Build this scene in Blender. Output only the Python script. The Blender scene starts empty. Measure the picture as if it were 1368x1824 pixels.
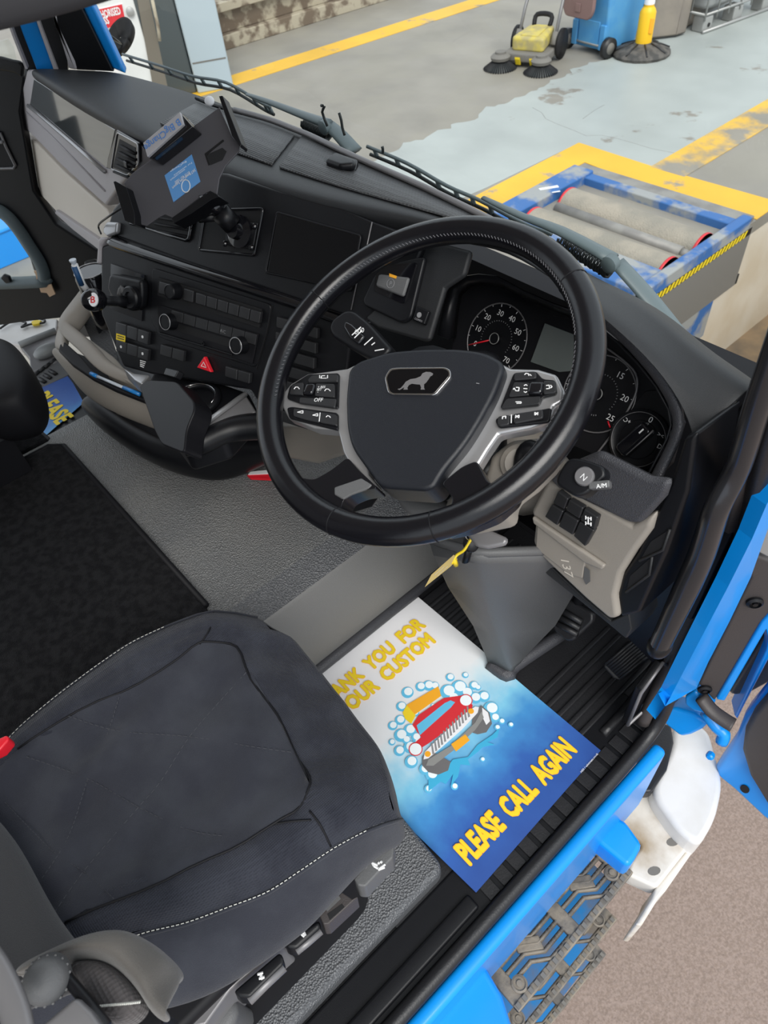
import bpy, bmesh, math, random
from mathutils import Vector, Matrix, noise
random.seed(7)
V = Vector
scene = bpy.context.scene
COL = scene.collection

# ---------------------------------------------------------------- camera
R0 = ((0.66236972, 0.7442926, -0.08541004), (0.51957216, -0.5385073, -0.66336615), (-0.53973245, 0.39501697, -0.74340465))
CX, CY, CZ = V(R0[0]), V(R0[1]), V(R0[2])          # camera right, down, forward in the world
CAM = V((0, 0, 1.3))
FPX = 1250.0
cd = bpy.data.cameras.new('camera'); cam = bpy.data.objects.new('camera', cd); COL.objects.link(cam)
cam.matrix_world = Matrix(((CX.x, -CY.x, -CZ.x, 0), (CX.y, -CY.y, -CZ.y, 0), (CX.z, -CY.z, -CZ.z, 1.3), (0, 0, 0, 1)))
cd.sensor_fit = 'VERTICAL'; cd.sensor_height = 36; cd.lens = FPX / 1824 * 36
cd.clip_start = 0.02; cd.clip_end = 100
cd.dof.use_dof = True; cd.dof.focus_distance = 1.05; cd.dof.aperture_fstop = 11
scene.camera = cam

# ---------------------------------------------------------------- world, lights, exposure
w = bpy.data.worlds.new('hall_daylight'); scene.world = w; w.use_nodes = True
bg = w.node_tree.nodes['Background']; bg.inputs[0].default_value = (0.86, 0.93, 1.0, 1); bg.inputs[1].default_value = 0.85
def area(name, loc, target, sx, sy, power, col):
    l = bpy.data.lights.new(name, 'AREA'); l.shape = 'RECTANGLE'; l.size = sx; l.size_y = sy; l.energy = power; l.color = col
    o = bpy.data.objects.new(name, l); COL.objects.link(o); o.location = loc
    o.rotation_euler = (V(target) - V(loc)).to_track_quat('-Z', 'Y').to_euler(); return o
sun = bpy.data.lights.new('daylight', 'SUN'); sun.energy = 2.1; sun.angle = math.radians(40); sun.color = (1, .97, .92)
so = bpy.data.objects.new('daylight', sun); COL.objects.link(so); so.location = (3, -3, 5)
so.rotation_euler = V((-0.62, 0.30, -0.85)).to_track_quat('-Z', 'Y').to_euler()
scene.view_settings.view_transform = 'Standard'; scene.view_settings.look = 'None'
scene.view_settings.gamma = 1; scene.view_settings.use_curve_mapping = False
scene.view_settings.exposure = 0.47

# ---------------------------------------------------------------- geometry helpers
CROP = dict(A=(0,0,.3655), B=(400,0,.3655), C=(868,0,.3655), D=(0,350,.25585), E=(150,400,.2924), F=(450,350,.2924), G=(800,450,.4152),
    H=(450,600,.4386), I=(700,750,.4883), J=(500,1050,.4386), K=(0,1350,.2924), L=(300,1400,.4386), M=(800,1350,.4152), N=(1068,900,.30151),
    O=(0,550,.3655), P=(0,1000,.52632), Q=(780,440,.3655), R=(1100,420,.2084), S=(0,0,.2193), T=(180,160,.2193), U=(880,280,.3567), W=(0,1600,.26316), X=(860,0,.37135), Y=(0,40,.2301), Z=(0,0,1))
def k(c, pts):                                   # view coordinates of a detail -> view coordinates of the whole frame
    ox, oy, s = CROP[c]; return [(ox + x * s, oy + y * s) for x, y in pts]
def k1(c, x, y): return k(c, [(x, y)])[0]
def ray(u, v): return CX * ((u - 684) / FPX) + CY * ((v - 912) / FPX) + CZ
def pz(p, z): d = ray(*p); return CAM + d * ((z - CAM.z) / d.z)
def px(p, x): d = ray(*p); return CAM + d * ((x - CAM.x) / d.x)
def py(p, y): d = ray(*p); return CAM + d * ((y - CAM.y) / d.y)
class Frame:                                     # a working plane in the cab: origin, right, up, normal towards the viewer
    def __init__(s, o, r, u):
        s.o = V(o); s.r = V(r).normalized(); u = V(u); s.n = s.r.cross(u).normalized(); s.u = s.n.cross(s.r).normalized()
    def w(s, a, b, c=0): return s.o + s.r * a + s.u * b + s.n * c
    def hit(s, p, off=0):
        d = ray(*p); o = s.o + s.n * off; return CAM + d * ((o - CAM).dot(s.n) / d.dot(s.n))
    def loc(s, p, off=0):
        q = s.hit(p, off) - s.o; return (q.dot(s.r), q.dot(s.u))
    def poly(s, pts, off=0): return [s.hit(p, off) for p in pts]
    def mat(s, a, b, c, rot=0):
        r = s.r * math.cos(rot) + s.u * math.sin(rot); u = s.u * math.cos(rot) - s.r * math.sin(rot)
        o = s.w(a, b, c); return Matrix(((r.x, u.x, s.n.x, o.x), (r.y, u.y, s.n.y, o.y), (r.z, u.z, s.n.z, o.z), (0, 0, 0, 1)))
def yawframe(o, yaw, phi):                       # faces the rear, turned by yaw to the driver and leaning back by phi
    y, f = math.radians(yaw), math.radians(phi)
    r = V((math.cos(y), math.sin(y), 0)); n = V((math.sin(y) * math.cos(f), -math.cos(y) * math.cos(f), math.sin(f)))
    return Frame(o, r, n.cross(r))
ORIG = {}
def link(o, parent=None):
    COL.objects.link(o)
    if parent is not None:
        o.parent = parent; o.matrix_parent_inverse = Matrix.Translation(-ORIG.get(parent.name, V((0, 0, 0))))
    return o
def thing(name, label, cat, loc=(0, 0, 0), group=None, kind=None):
    o = bpy.data.objects.new(name, None); o.location = loc; o.empty_display_size = .05; COL.objects.link(o)
    ORIG[o.name] = V(loc); tag(o, label, cat, group, kind); return o
def tag(o, label, cat=None, group=None, kind=None):
    if label: o['label'] = label
    if cat: o['category'] = cat
    if group: o['group'] = group
    if kind: o['kind'] = kind
    return o
def mesh(name, verts, faces, mat, parent=None, smooth=False, bevel=0, seg=2, sub=0, solid=0, off=0, angle=35):
    me = bpy.data.meshes.new(name); me.from_pydata([tuple(v) for v in verts], [], faces); 
    bm = bmesh.new(); bm.from_mesh(me); bmesh.ops.recalc_face_normals(bm, faces=bm.faces); bm.to_mesh(me); bm.free()
    o = bpy.data.objects.new(name, me); link(o, parent); me.materials.append(mat)
    if solid:
        m = o.modifiers.new('s', 'SOLIDIFY'); m.thickness = solid; m.offset = off
    if bevel:
        m = o.modifiers.new('b', 'BEVEL'); m.width = bevel; m.segments = seg; m.limit_method = 'ANGLE'; m.angle_limit = math.radians(angle)
    if sub:
        m = o.modifiers.new('d', 'SUBSURF'); m.levels = sub; m.render_levels = sub
    if smooth or sub or bevel:
        for p in me.polygons: p.use_smooth = True
        if bevel and not sub and not smooth:
            m = o.modifiers.new('w', 'WEIGHTED_NORMAL'); m.keep_sharp = True
    return o
def prism(name, pts, ext, mat, parent=None, bevel=0, seg=2, **kw):   # planar outline extruded by a vector
    n = len(pts); ext = V(ext); vs = [V(p) for p in pts] + [V(p) + ext for p in pts]
    fs = [list(range(n)), list(range(2 * n - 1, n - 1, -1))] + [[i, (i + 1) % n, n + (i + 1) % n, n + i] for i in range(n)]
    return mesh(name, vs, fs, mat, parent, bevel=bevel, seg=seg, **kw)
def plate(name, fr, pts, z0, z1, mat, parent=None, bevel=0, rnd=0, **kw):   # outline given in the view, standing from z0 to z1 on a frame
    q = fr.poly(pts, z1)
    if rnd: q = rounded(q, rnd)
    return prism(name, q, fr.n * (z0 - z1), mat, parent, bevel, **kw)
def rounded(q, rad, n=4):                         # round the corners of a planar outline
    out = []
    for i in range(len(q)):
        a, b, c = q[i - 1], q[i], q[(i + 1) % len(q)]
        d1, d2 = a - b, c - b
        r = min(rad, d1.length * .48, d2.length * .48)
        p0, p1 = b + d1.normalized() * r, b + d2.normalized() * r
        for j in range(n + 1):
            t = j / n; out.append(p0 * (1 - t) ** 2 + b * 2 * t * (1 - t) + p1 * t * t)
    return out
def fbox(name, fr, a, b, w_, h_, z0, z1, mat, parent=None, bevel=0, rnd=0, rot=0, **kw):   # box on a frame at (a, b)
    c, s = math.cos(rot), math.sin(rot)
    q = [fr.w(a + x * c - y * s, b + x * s + y * c, z1) for x, y in ((-w_/2, -h_/2), (w_/2, -h_/2), (w_/2, h_/2), (-w_/2, h_/2))]
    if rnd: q = rounded(q, rnd)
    return prism(name, q, fr.n * (z0 - z1), mat, parent, bevel, **kw)
def box(name, lo, hi, mat, parent=None, bevel=0, **kw):
    x0, y0, z0 = lo; x1, y1, z1 = hi
    return prism(name, [(x0, y0, z1), (x1, y0, z1), (x1, y1, z1), (x0, y1, z1)], (0, 0, z0 - z1), mat, parent, bevel, **kw)
def crom(pts, n):                                 # smooth path through points
    if n < 2: return [V(p) for p in pts]
    P = [V(pts[0])] + [V(p) for p in pts] + [V(pts[-1])]; out = []
    for i in range(1, len(P) - 2):
        for j in range(n):
            t = j / n; a, b, c, d = P[i - 1], P[i], P[i + 1], P[i + 2]
            out.append(.5 * ((2 * b) + (c - a) * t + (2 * a - 5 * b + 4 * c - d) * t * t + (3 * b - a - 3 * c + d) * t ** 3))
    out.append(P[-2]); return out
def tube(name, pts, r, mat, parent=None, n=10, sm=1, closed=False, flat=1.0, up=None, r1=None, prof=None, cap=True, **kw):
    P = crom(pts, sm) if not closed else [V(p) for p in pts]; N = len(P); vs = []; fs = []
    lastn = None
    for i, p in enumerate(P):
        t = (P[(i + 1) % N] - P[i - 1]) if closed else (P[min(i + 1, N - 1)] - P[max(i - 1, 0)])
        t.normalize(); ref = V(up) if up is not None else (lastn if lastn is not None else (V((0, 0, 1)) if abs(t.z) < .9 else V((1, 0, 0))))
        a = (ref - t * ref.dot(t)).normalized(); lastn = a; b = t.cross(a)
        f = i / max(1, N - 1); rr = r(f) if callable(r) else (r if r1 is None else r + (r1 - r) * f)
        for j in range(n):
            if prof: x, y = prof[j]
            else: an = 2 * math.pi * j / n; x, y = math.cos(an) * flat, math.sin(an)
            vs.append(p + (a * x + b * y) * rr)
    M_ = N if closed else N - 1
    for i in range(M_):
        for j in range(n):
            i2 = (i + 1) % N; fs.append([i * n + j, i * n + (j + 1) % n, i2 * n + (j + 1) % n, i2 * n + j])
    if not closed and cap: fs += [list(range(n))[::-1], list(range((N - 1) * n, N * n))]
    return mesh(name, vs, fs, mat, parent, smooth=True, **kw)
def tubes(name, segs, r, mat, parent=None, n=6):  # several thin runs of one part joined
    vs, fs = [], []
    for a, b in segs:
        a, b = V(a), V(b); t = (b - a).normalized(); ref = V((0, 0, 1)) if abs(t.z) < .9 else V((1, 0, 0)); x = (ref - t * ref.dot(t)).normalized(); y = t.cross(x); o = len(vs)
        for p in (a, b):
            for j in range(n): an = 2 * math.pi * j / n; vs.append(p + (x * math.cos(an) + y * math.sin(an)) * r)
        for j in range(n): fs.append([o + j, o + (j + 1) % n, o + n + (j + 1) % n, o + n + j])
        fs += [list(range(o, o + n))[::-1], list(range(o + n, o + 2 * n))]
    o = mesh(name, vs, fs, mat, parent)
    if name in ('rim_stitching', 'edge_stitching', 'quilt_seam', 'tick_marks', 'inner_marks', 'tooth_row', 'bristles', 'knob_grip', 'pad_stitching'): o['kind'] = 'stuff'
    return o
def lathe(name, o, ax, prof, mat, parent=None, n=28, **kw):   # prof: (radius, height along ax)
    ax = V(ax).normalized(); ref = V((0, 0, 1)) if abs(ax.z) < .9 else V((1, 0, 0)); a = (ref - ax * ref.dot(ax)).normalized(); b = ax.cross(a); vs = []; fs = []
    for r, h in prof:
        for j in range(n): an = 2 * math.pi * j / n; vs.append(V(o) + ax * h + (a * math.cos(an) + b * math.sin(an)) * max(r, 1e-5))
    for i in range(len(prof) - 1):
        for j in range(n): fs.append([i * n + j, i * n + (j + 1) % n, (i + 1) * n + (j + 1) % n, (i + 1) * n + j])
    fs += [list(range(n))[::-1], list(range((len(prof) - 1) * n, len(prof) * n))]
    o = mesh(name, vs, fs, mat, parent, smooth=True, **kw)
    m = o.modifiers.new('e', 'EDGE_SPLIT'); m.split_angle = math.radians(40); return o
def surf(name, rows, mat, parent=None, sub=0, solid=0, off=0, smooth=True, **kw):
    n = len(rows[0]); vs = [p for r in rows for p in r]; fs = [[i * n + j, i * n + j + 1, (i + 1) * n + j + 1, (i + 1) * n + j] for i in range(len(rows) - 1) for j in range(n - 1)]
    return mesh(name, vs, fs, mat, parent, smooth=smooth, sub=sub, solid=solid, off=off, **kw)
def ellipsoid(name, o, axes, mat, parent=None, n=20, m=12):
    vs, fs = [], []
    for i in range(m + 1):
        th = math.pi * i / m
        for j in range(n):
            ph = 2 * math.pi * j / n; vs.append(V(o) + V(axes[0]) * (math.sin(th) * math.cos(ph)) + V(axes[1]) * (math.sin(th) * math.sin(ph)) + V(axes[2]) * math.cos(th))
    for i in range(m):
        for j in range(n): fs.append([i * n + j, i * n + (j + 1) % n, (i + 1) * n + (j + 1) % n, (i + 1) * n + j])
    o = mesh(name, vs, fs, mat, parent, smooth=True)
    bm = bmesh.new(); bm.from_mesh(o.data); bmesh.ops.remove_doubles(bm, verts=bm.verts, dist=1e-6); bmesh.ops.recalc_face_normals(bm, faces=bm.faces); bm.to_mesh(o.data); bm.free(); return o
def text(name, fr, s, a, b, c, size, mat, parent=None, rot=0, bold=0, width=None, align='LEFT', ext=.0002, sx=1):
    cu = bpy.data.curves.new(name, 'FONT'); cu.body = s; cu.size = 1; cu.align_x = align; cu.resolution_u = 2
    t = bpy.data.objects.new(name, cu); me = bpy.data.meshes.new_from_object(t); bpy.data.objects.remove(t)
    me.materials.clear(); me.materials.append(mat)
    for p in me.polygons: p.use_smooth = False
    xs = [v.co.x for v in me.vertices] or [0, 1]
    kx = size * sx if width is None else width / (max(xs) - min(xs)); x0 = min(xs) if align == 'LEFT' else 0
    m = fr.mat(a, b, c, rot)
    if bold:                                      # thicken the strokes: stacked copies shifted round a small circle
        vv = [v.co.copy() for v in me.vertices]; ff = [list(p.vertices) for p in me.polygons]; nv = len(vv); vs, fs = [], []
        for i in range(10):
            dx, dy = (0, 0) if i == 9 else (bold * math.cos(i * 2 * math.pi / 9), bold * math.sin(i * 2 * math.pi / 9))
            vs += [(v.x + dx, v.y + dy, i * 1.5e-5) for v in vv]; fs += [[j + i * nv for j in f] for f in ff]
        me = bpy.data.meshes.new(name); me.from_pydata(vs, [], fs); me.materials.append(mat)
    for v in me.vertices: v.co = m @ V(((v.co.x - x0) * kx, v.co.y * size, v.co.z))
    o = bpy.data.objects.new(name, me); link(o, parent); return o      # flat print
def textline(name, fr, s, p0, p1, cap, mat, parent=None, off=.0006, bold=0):   # lettering whose baseline runs between two seen points
    a0, b0 = fr.loc(p0, off); a1, b1 = fr.loc(p1, off); L = math.hypot(a1 - a0, b1 - b0)
    return text(name, fr, s, a0, b0, off, cap / .7, mat, parent, rot=math.atan2(b1 - b0, a1 - a0), bold=bold, width=L)

# ---------------------------------------------------------------- materials
def mat(name, col, rough=.5, metal=0, bump=None, col2=None, cscale=8, cw=(.4, .6), spec=.5, coat=0, emit=0, sheen=0, dist=.002):
    m = bpy.data.materials.new(name); m.use_nodes = True; nt = m.node_tree; b = nt.nodes['Principled BSDF']; L = nt.links.new
    b.inputs['Base Color'].default_value = (*col, 1); b.inputs['Roughness'].default_value = rough; b.inputs['Metallic'].default_value = metal
    b.inputs['Specular IOR Level'].default_value = spec; b.inputs['Coat Weight'].default_value = coat; b.inputs['Coat Roughness'].default_value = .08
    if sheen: b.inputs['Sheen Weight'].default_value = sheen; b.inputs['Sheen Roughness'].default_value = .5
    if emit: b.inputs['Emission Color'].default_value = (*col, 1); b.inputs['Emission Strength'].default_value = emit
    tc = nt.nodes.new('ShaderNodeTexCoord')
    if col2:
        n = nt.nodes.new('ShaderNodeTexNoise'); n.inputs['Scale'].default_value = cscale; n.inputs['Detail'].default_value = 6; L(tc.outputs['Object'], n.inputs['Vector'])
        r = nt.nodes.new('ShaderNodeValToRGB'); r.color_ramp.elements[0].position, r.color_ramp.elements[1].position = cw
        r.color_ramp.elements[0].color = (*col, 1); r.color_ramp.elements[1].color = (*col2, 1)
        L(n.outputs[0], r.inputs[0]); L(r.outputs[0], b.inputs['Base Color'])
    if bump:
        kind, sc, st = bump
        if kind == 'noise': t = nt.nodes.new('ShaderNodeTexNoise'); t.inputs['Detail'].default_value = 4
        elif kind == 'weave': t = nt.nodes.new('ShaderNodeTexVoronoi'); t.inputs['Randomness'].default_value = 0
        else: t = nt.nodes.new('ShaderNodeTexVoronoi'); t.feature = 'F1' if kind == 'cell' else 'DISTANCE_TO_EDGE'
        t.inputs['Scale'].default_value = sc; L(tc.outputs['Object'], t.inputs['Vector'])
        u = nt.nodes.new('ShaderNodeBump'); u.inputs['Strength'].default_value = st; u.inputs['Distance'].default_value = dist
        L(t.outputs['Fac' if kind == 'noise' else 'Distance'], u.inputs['Height']); L(u.outputs[0], b.inputs['Normal'])
    return m
MT = dict(
    dash=mat('dash_soft_black', (.017, .018, .020), .5, bump=('noise', 900, .25), spec=.4),
    dashgrain=mat('dash_grained', (.055, .056, .064), .45, bump=('edge', 380, .5)),  # base colour lightened to carry the grazing sheen of the hood strip
    black=mat('black_plastic', (.0065, .0068, .0085), .36, bump=('noise', 1200, .12), spec=.32),
    button=mat('button_black', (.021, .0215, .0235), .38, spec=.5),
    flap=mat('satin_black', (.008, .008, .010), .42, spec=.22),
    blackmatt=mat('black_matt', (.007, .007, .009), .6, spec=.25),
    gloss=mat('black_gloss', (.006, .006, .008), .12, coat=.4),
    screen=mat('screen_black', (.003, .003, .004), .1),
    hole=mat('dark_recess', (.004, .004, .005), .7),
    leather=mat('black_leather', (.006, .006, .008), .20, bump=('edge', 700, .08), spec=.5),
    pad=mat('hub_pad', (.013, .0145, .019), .38, bump=('edge', 900, .2), spec=.4),
    silver=mat('satin_silver', (.46, .46, .47), .3, .6),
    greytrim=mat('grey_trim', (.2, .195, .2), .38, .3),
    chrome=mat('chrome', (.75, .75, .76), .15, 1),
    beige=mat('beige_plastic', (.30, .272, .238), .5, bump=('noise', 700, .15)),
    beigelight=mat('beige_light', (.70, .64, .56), .5, bump=('noise', 700, .15)),
    greige=mat('grey_violet_plastic', (.45, .425, .44), .45, bump=('noise', 700, .15)),
    grey=mat('mid_grey_plastic', (.105, .106, .108), .5, bump=('noise', 500, .2)),
    vinyl=mat('grey_pebbled_vinyl', (.155, .157, .158), .32, bump=('cell', 330, .9), col2=(.185, .184, .180), cscale=5, dist=.003),
    vinyl2=mat('pebbled_dark_vinyl', (.115, .118, .125), .36, bump=('cell', 290, .9), dist=.003),
    smoothgrey=mat('smooth_grey_lining', (.165, .163, .158), .45, bump=('noise', 600, .3)),
    carpet=mat('black_carpet', (.008, .008, .0095), .95, bump=('noise', 500, 1.0), col2=(.018, .018, .02), cscale=60, sheen=.02, spec=.1, dist=.004),
    fabric=mat('seat_fabric', (.026, .028, .038), .85, bump=('noise', 900, .5), col2=(.036, .039, .050), cscale=14, sheen=.12, spec=.2),
    mesh=mat('seat_mesh_fabric', (.020, .022, .032), .8, bump=('weave', 420, .9), col2=(.031, .034, .046), cscale=20, sheen=.12, spec=.2),
    backfab=mat('backrest_fabric', (.03, .03, .033), .85, bump=('noise', 800, .4), sheen=.2),
    bolster=mat('bolster_taupe', (.085, .078, .07), .8, bump=('noise', 900, .4), sheen=.3),
    dots=mat('dotted_mesh', (.07, .062, .062), .8, bump=('weave', 260, 1), sheen=.2),
    thread=mat('white_thread', (.65, .65, .6), .8),
    darkthread=mat('grey_thread', (.12, .12, .13), .7), quiltthread=mat('quilt_thread', (.05, .052, .062), .8),
    rubber=mat('black_rubber', (.013, .013, .015), .42, bump=('noise', 300, .2)),
    blue=mat('blue_paint', (.002, .27, .80), .35, coat=.25, col2=(.003, .29, .84), cscale=4, spec=.35),
    bluedirt=mat('dirty_blue_paint', (.006, .16, .42), .5, col2=(.13, .11, .09), cscale=9, cw=(.45, .6)),
    white=mat('white_paint', (.78, .77, .76), .4, col2=(.7, .68, .65), cscale=9),
    dirtywhite=mat('muddy_white', (.72, .68, .62), .6, col2=(.36, .27, .17), cscale=6, cw=(.44, .60)),
    mudgrey=mat('muddy_grey_metal', (.125, .115, .105), .65, .1, bump=('noise', 120, .6), col2=(.25, .215, .17), cscale=25),
    paperwhite=mat('paper_white', (.82, .82, .84), .6),
    yellow=mat('print_yellow', (.85, .63, .02), .5), orange=mat('print_orange', (.88, .40, .02), .5),
    red=mat('print_red', (.65, .03, .04), .45), redglow=mat('signal_red', (.75, .015, .03), .35),
    ink=mat('white_ink', (.8, .8, .8), .5), inkdim=mat('grey_ink', (.25, .25, .26), .5),
    stickerblue=mat('sticker_blue', (.12, .33, .68), .5), printblue=mat('print_blue', (.1, .25, .6), .5),
    bubble=mat('print_bubble', (.12, .5, .75), .5), bubblewhite=mat('print_pale', (.85, .92, .95), .5), water=mat('print_water', (.05, .42, .68), .5), navy=mat('print_navy', (.02, .08, .2), .5),
    dirty_yellow=mat('sweeper_yellow', (.55, .45, .1), .6, col2=(.38, .32, .14), cscale=12), dirtgrey=mat('dusty_grey', (.17, .16, .145), .8),
    bin=mat('bin_blue', (.07, .3, .62), .5, col2=(.1, .34, .62), cscale=5), binlid=mat('lid_brown', (.23, .14, .13), .6),
    bollard=mat('bollard_yellow', (.85, .5, .01), .45), galv=mat('galvanised', (.4, .4, .39), .45, .5), ibc=mat('ibc_plastic', (.32, .33, .33), .4, col2=(.25, .26, .26), cscale=3),
    tarp=mat('taupe_tarp', (.24, .21, .175), .7, bump=('noise', 6, .5), col2=(.2, .175, .15), cscale=5),
    roller=mat('roller_grit', (.36, .32, .26), .85, bump=('noise', 90, .8), col2=(.27, .25, .21), cscale=4, dist=.01),
    rollblue=mat('worn_blue_steel', (.035, .13, .36), .5, col2=(.3, .31, .31), cscale=5, cw=(.45, .58)), rollsteel=mat('dusty_steel', (.3, .29, .27), .55, .3, col2=(.22, .21, .2), cscale=6),
    panelgrey=mat('cabinet_grey', (.42, .5, .55), .45), panelwhite=mat('cabinet_white', (.74, .74, .72), .5, col2=(.66, .66, .64), cscale=3), darkglass=mat('cabinet_glass', (.07, .085, .09), .2),
    rust=mat('rusty_beam', (.16, .12, .085), .8, col2=(.42, .37, .28), cscale=5, cw=(.46, .56)), pitwhite=mat('pit_white', (.62, .56, .47), .7, col2=(.55, .47, .36), cscale=2),
    pitfloor=mat('pit_floor', (.3, .2, .11), .8, col2=(.13, .1, .07), cscale=2.2, cw=(.4, .62)),
    armgrey=mat('wiper_grey', (.12, .155, .165), .45), wipdark=mat('wiper_rubber', (.02, .025, .025), .5), taupe=mat('door_trim_brown', (.05, .043, .042), .5, bump=('noise', 600, .2)),
    tape=mat('beige_tape', (.62, .42, .27), .6), bronze=mat('chrome_brown', (.05, .05, .055), .22, .6), penblue=mat('pen_blue', (.02, .22, .6), .3), clearp=mat('pen_clear', (.55, .6, .66), .2),
    dustrub=mat('dusty_rubber', (.05, .048, .045), .7, col2=(.11, .10, .09), cscale=14),
    tagm=mat('key_tag_card', (.55, .42, .16), .6), soft=mat('visor_grey', (.06, .06, .065), .8),
)

# ================================================================ SETTING
GZ = -1.35
def worn(name, paint, base, scale, lo, hi, rough=.55, fine=(.5, .5, .5)):   # paint worn away in patches with a shape of their own
    m = bpy.data.materials.new(name); m.use_nodes = True; nt = m.node_tree; L = nt.links.new; b = nt.nodes['Principled BSDF']; b.inputs['Roughness'].default_value = rough
    tc = nt.nodes.new('ShaderNodeTexCoord'); n = nt.nodes.new('ShaderNodeTexNoise'); n.inputs['Scale'].default_value = scale; n.inputs['Detail'].default_value = 8; n.inputs['Roughness'].default_value = .62; L(tc.outputs['Object'], n.inputs['Vector'])
    r = nt.nodes.new('ShaderNodeValToRGB'); r.color_ramp.elements[0].position, r.color_ramp.elements[1].position = lo, hi; r.color_ramp.elements[0].color = (0, 0, 0, 1); r.color_ramp.elements[1].color = (1, 1, 1, 1); L(n.outputs[0], r.inputs[0])
    n2 = nt.nodes.new('ShaderNodeTexNoise'); n2.inputs['Scale'].default_value = 1.4; n2.inputs['Detail'].default_value = 10; L(tc.outputs['Object'], n2.inputs['Vector'])
    def mixc(a, c, f):
        x = nt.nodes.new('ShaderNodeMix'); x.data_type = 'RGBA'; L(f, x.inputs['Factor'])
        for i, q in ((6, a), (7, c)):
            if isinstance(q, tuple): x.inputs[i].default_value = (*q, 1)
            else: L(q, x.inputs[i])
        return x.outputs[2]
    s = nt.nodes.new('ShaderNodeMapRange'); s.inputs['From Min'].default_value = .3; s.inputs['From Max'].default_value = .7; L(n2.outputs[0], s.inputs[0])
    pa = mixc(paint, tuple(c * .8 for c in paint), s.outputs[0]); ba = mixc(base, tuple(c * .72 for c in base), s.outputs[0])
    L(mixc(ba, pa, r.outputs[0]), b.inputs['Base Color']); return m
CONC = (.29, .27, .235)
conc = worn('concrete', (.285, .265, .225), CONC, 2, .45, .55, .6)
pale = worn('pale_floor_paint', (.40, .43, .415), (.27, .25, .215), 1.1, .34, .37, .5)
ylw = worn('yellow_line_paint', (.80, .46, .035), (.30, .275, .23), 2.2, .33, .40, .55)
ylw2 = worn('worn_yellow_line_paint', (.78, .47, .06), (.30, .275, .23), 1.6, .44, .56, .6)
tarmac = mat('brown_tarmac', (.215, .16, .13), .85, bump=('noise', 60, .6), col2=(.275, .21, .178), cscale=150, dist=.01)
PX = -2.09
def struct(o): o['kind'] = 'structure'; return o
g = struct(prism('ground', [V((-30, -8, GZ)), V((PX, -8, GZ)), V((PX, 24, GZ)), V((-30, 24, GZ))], (0, 0, -.1), conc)); g['label'] = 'grey concrete workshop floor in front of the cab'
g2 = struct(prism('ground_tarmac', [V((-.9, -8, GZ)), V((12, -8, GZ)), V((12, 24, GZ)), V((-.9, 24, GZ))], (0, 0, -.1), tarmac)); g2['label'] = 'brown tarmac beside the driver step'
struct(box('wall_pit', (PX - .06, -8, -3.0), (PX, 24, GZ - .1), MT['pitwhite'])); struct(box('floor_pit', (PX, -8, -2.75), (-.9, 24, -2.6), MT['pitfloor']))
struct(box('wall_pit_opposite', (-.9, -8, -3.0), (-.84, 24, GZ - .1), MT['pitwhite']))
# painted zones lie on the concrete
def gp(*pts, h=.004): return [pz(p, GZ + h) for p in pts]
def decal(name, pts, m, label, h):
    o = prism(name, [V((p.x, p.y, GZ + h)) for p in pts], (0, 0, -h + .0005), m); tag(o, label, 'floor paint'); return o
A1 = pz((868, 334), GZ); A2 = pz((1031, 255), GZ); A3 = pz((1164, 298), GZ); A4 = pz((1368, 188), GZ)
dirY = (A2 - A1).normalized()
pw = V((A2.x - .05, 24, GZ))
# pale painted lane: jagged outer edge towards the bare concrete
e0, e1 = pz((655, 281), GZ), pz((1083, 92), GZ)
edge = []
for i in range(61):
    t = i / 60; p = e0.lerp(e1, t) + V((-.5, 1, 0)).normalized() * 0
    j = noise.noise(V((t * 13, 3.1, 0))) * .11 + noise.noise(V((t * 47, 1.7, 0))) * .07
    edge.append(p + V((j + .1, -j * .2, 0)))
e2 = pz((1368, 20), GZ)
e3 = e1 + (e2 - e1) * 1.6
decal('pale_floor_paint', [V((e0.x - .6, e0.y - 1.6, 0)), V((A1.x - .3, A1.y - 3, 0)), A1, A2, A3, V((A3.x + .1, 24, 0)), V((e1.x + .4, 24, 0))] + edge[::-1], pale, 'pale grey-green painted lane with chipped ragged edge across the workshop floor', .003)
wl = .42
decal('yellow_line', [V((A1.x, -2, 0)), V((A1.x + .3, -2, 0)), V((A1.x + .34, A2.y - .30, 0)), V((A3.x - .05, A3.y - .32, 0)), V((PX, A3.y - .32, 0)), V((PX, A3.y + .02, 0)), A3, A2], ylw, 'yellow floor line bending round the blue roller bed', .006)
decal('yellow_line', [A3 + V((-.02, -.02, 0)), A3 + V((.30, -.02, 0)), V((A3.x + .42, 24, 0)), V((A3.x + .02, 24, 0))], ylw2, 'worn yellow floor line running away on the right behind the roller bed', .0065)
l0, l1 = pz((417, 153), GZ), pz((890, 0), GZ)
ld = (l1 - l0).normalized(); ln = V((ld.y, -ld.x, 0))
decal('yellow_line', [l0 - ld * 5, l0 + ld * 22, l0 + ld * 22 - ln * .36, l0 - ld * 5 - ln * .36], ylw, 'straight yellow floor line left of the sweeper, beside the rusty beam', .005)

for q in ([(220, 525), (265, 550), (285, 580), (340, 605), (385, 622), (430, 640), (480, 662), (560, 660), (640, 678), (720, 700), (800, 725), (930, 750)], [(465, 580), (520, 540), (570, 512)]):
    tube('floor_crack', [pz(p, GZ + .0015) for p in k('C', q)], .006, MT['dirtgrey'], g, n=4, flat=.4, up=(0, 0, 1))
# ---- cab shell
XL, XR = -2.12, -.17
fl = struct(box('floor', (XL, -.75, -.06), (XR - .005, .92, 0), MT['rubber']))
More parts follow.
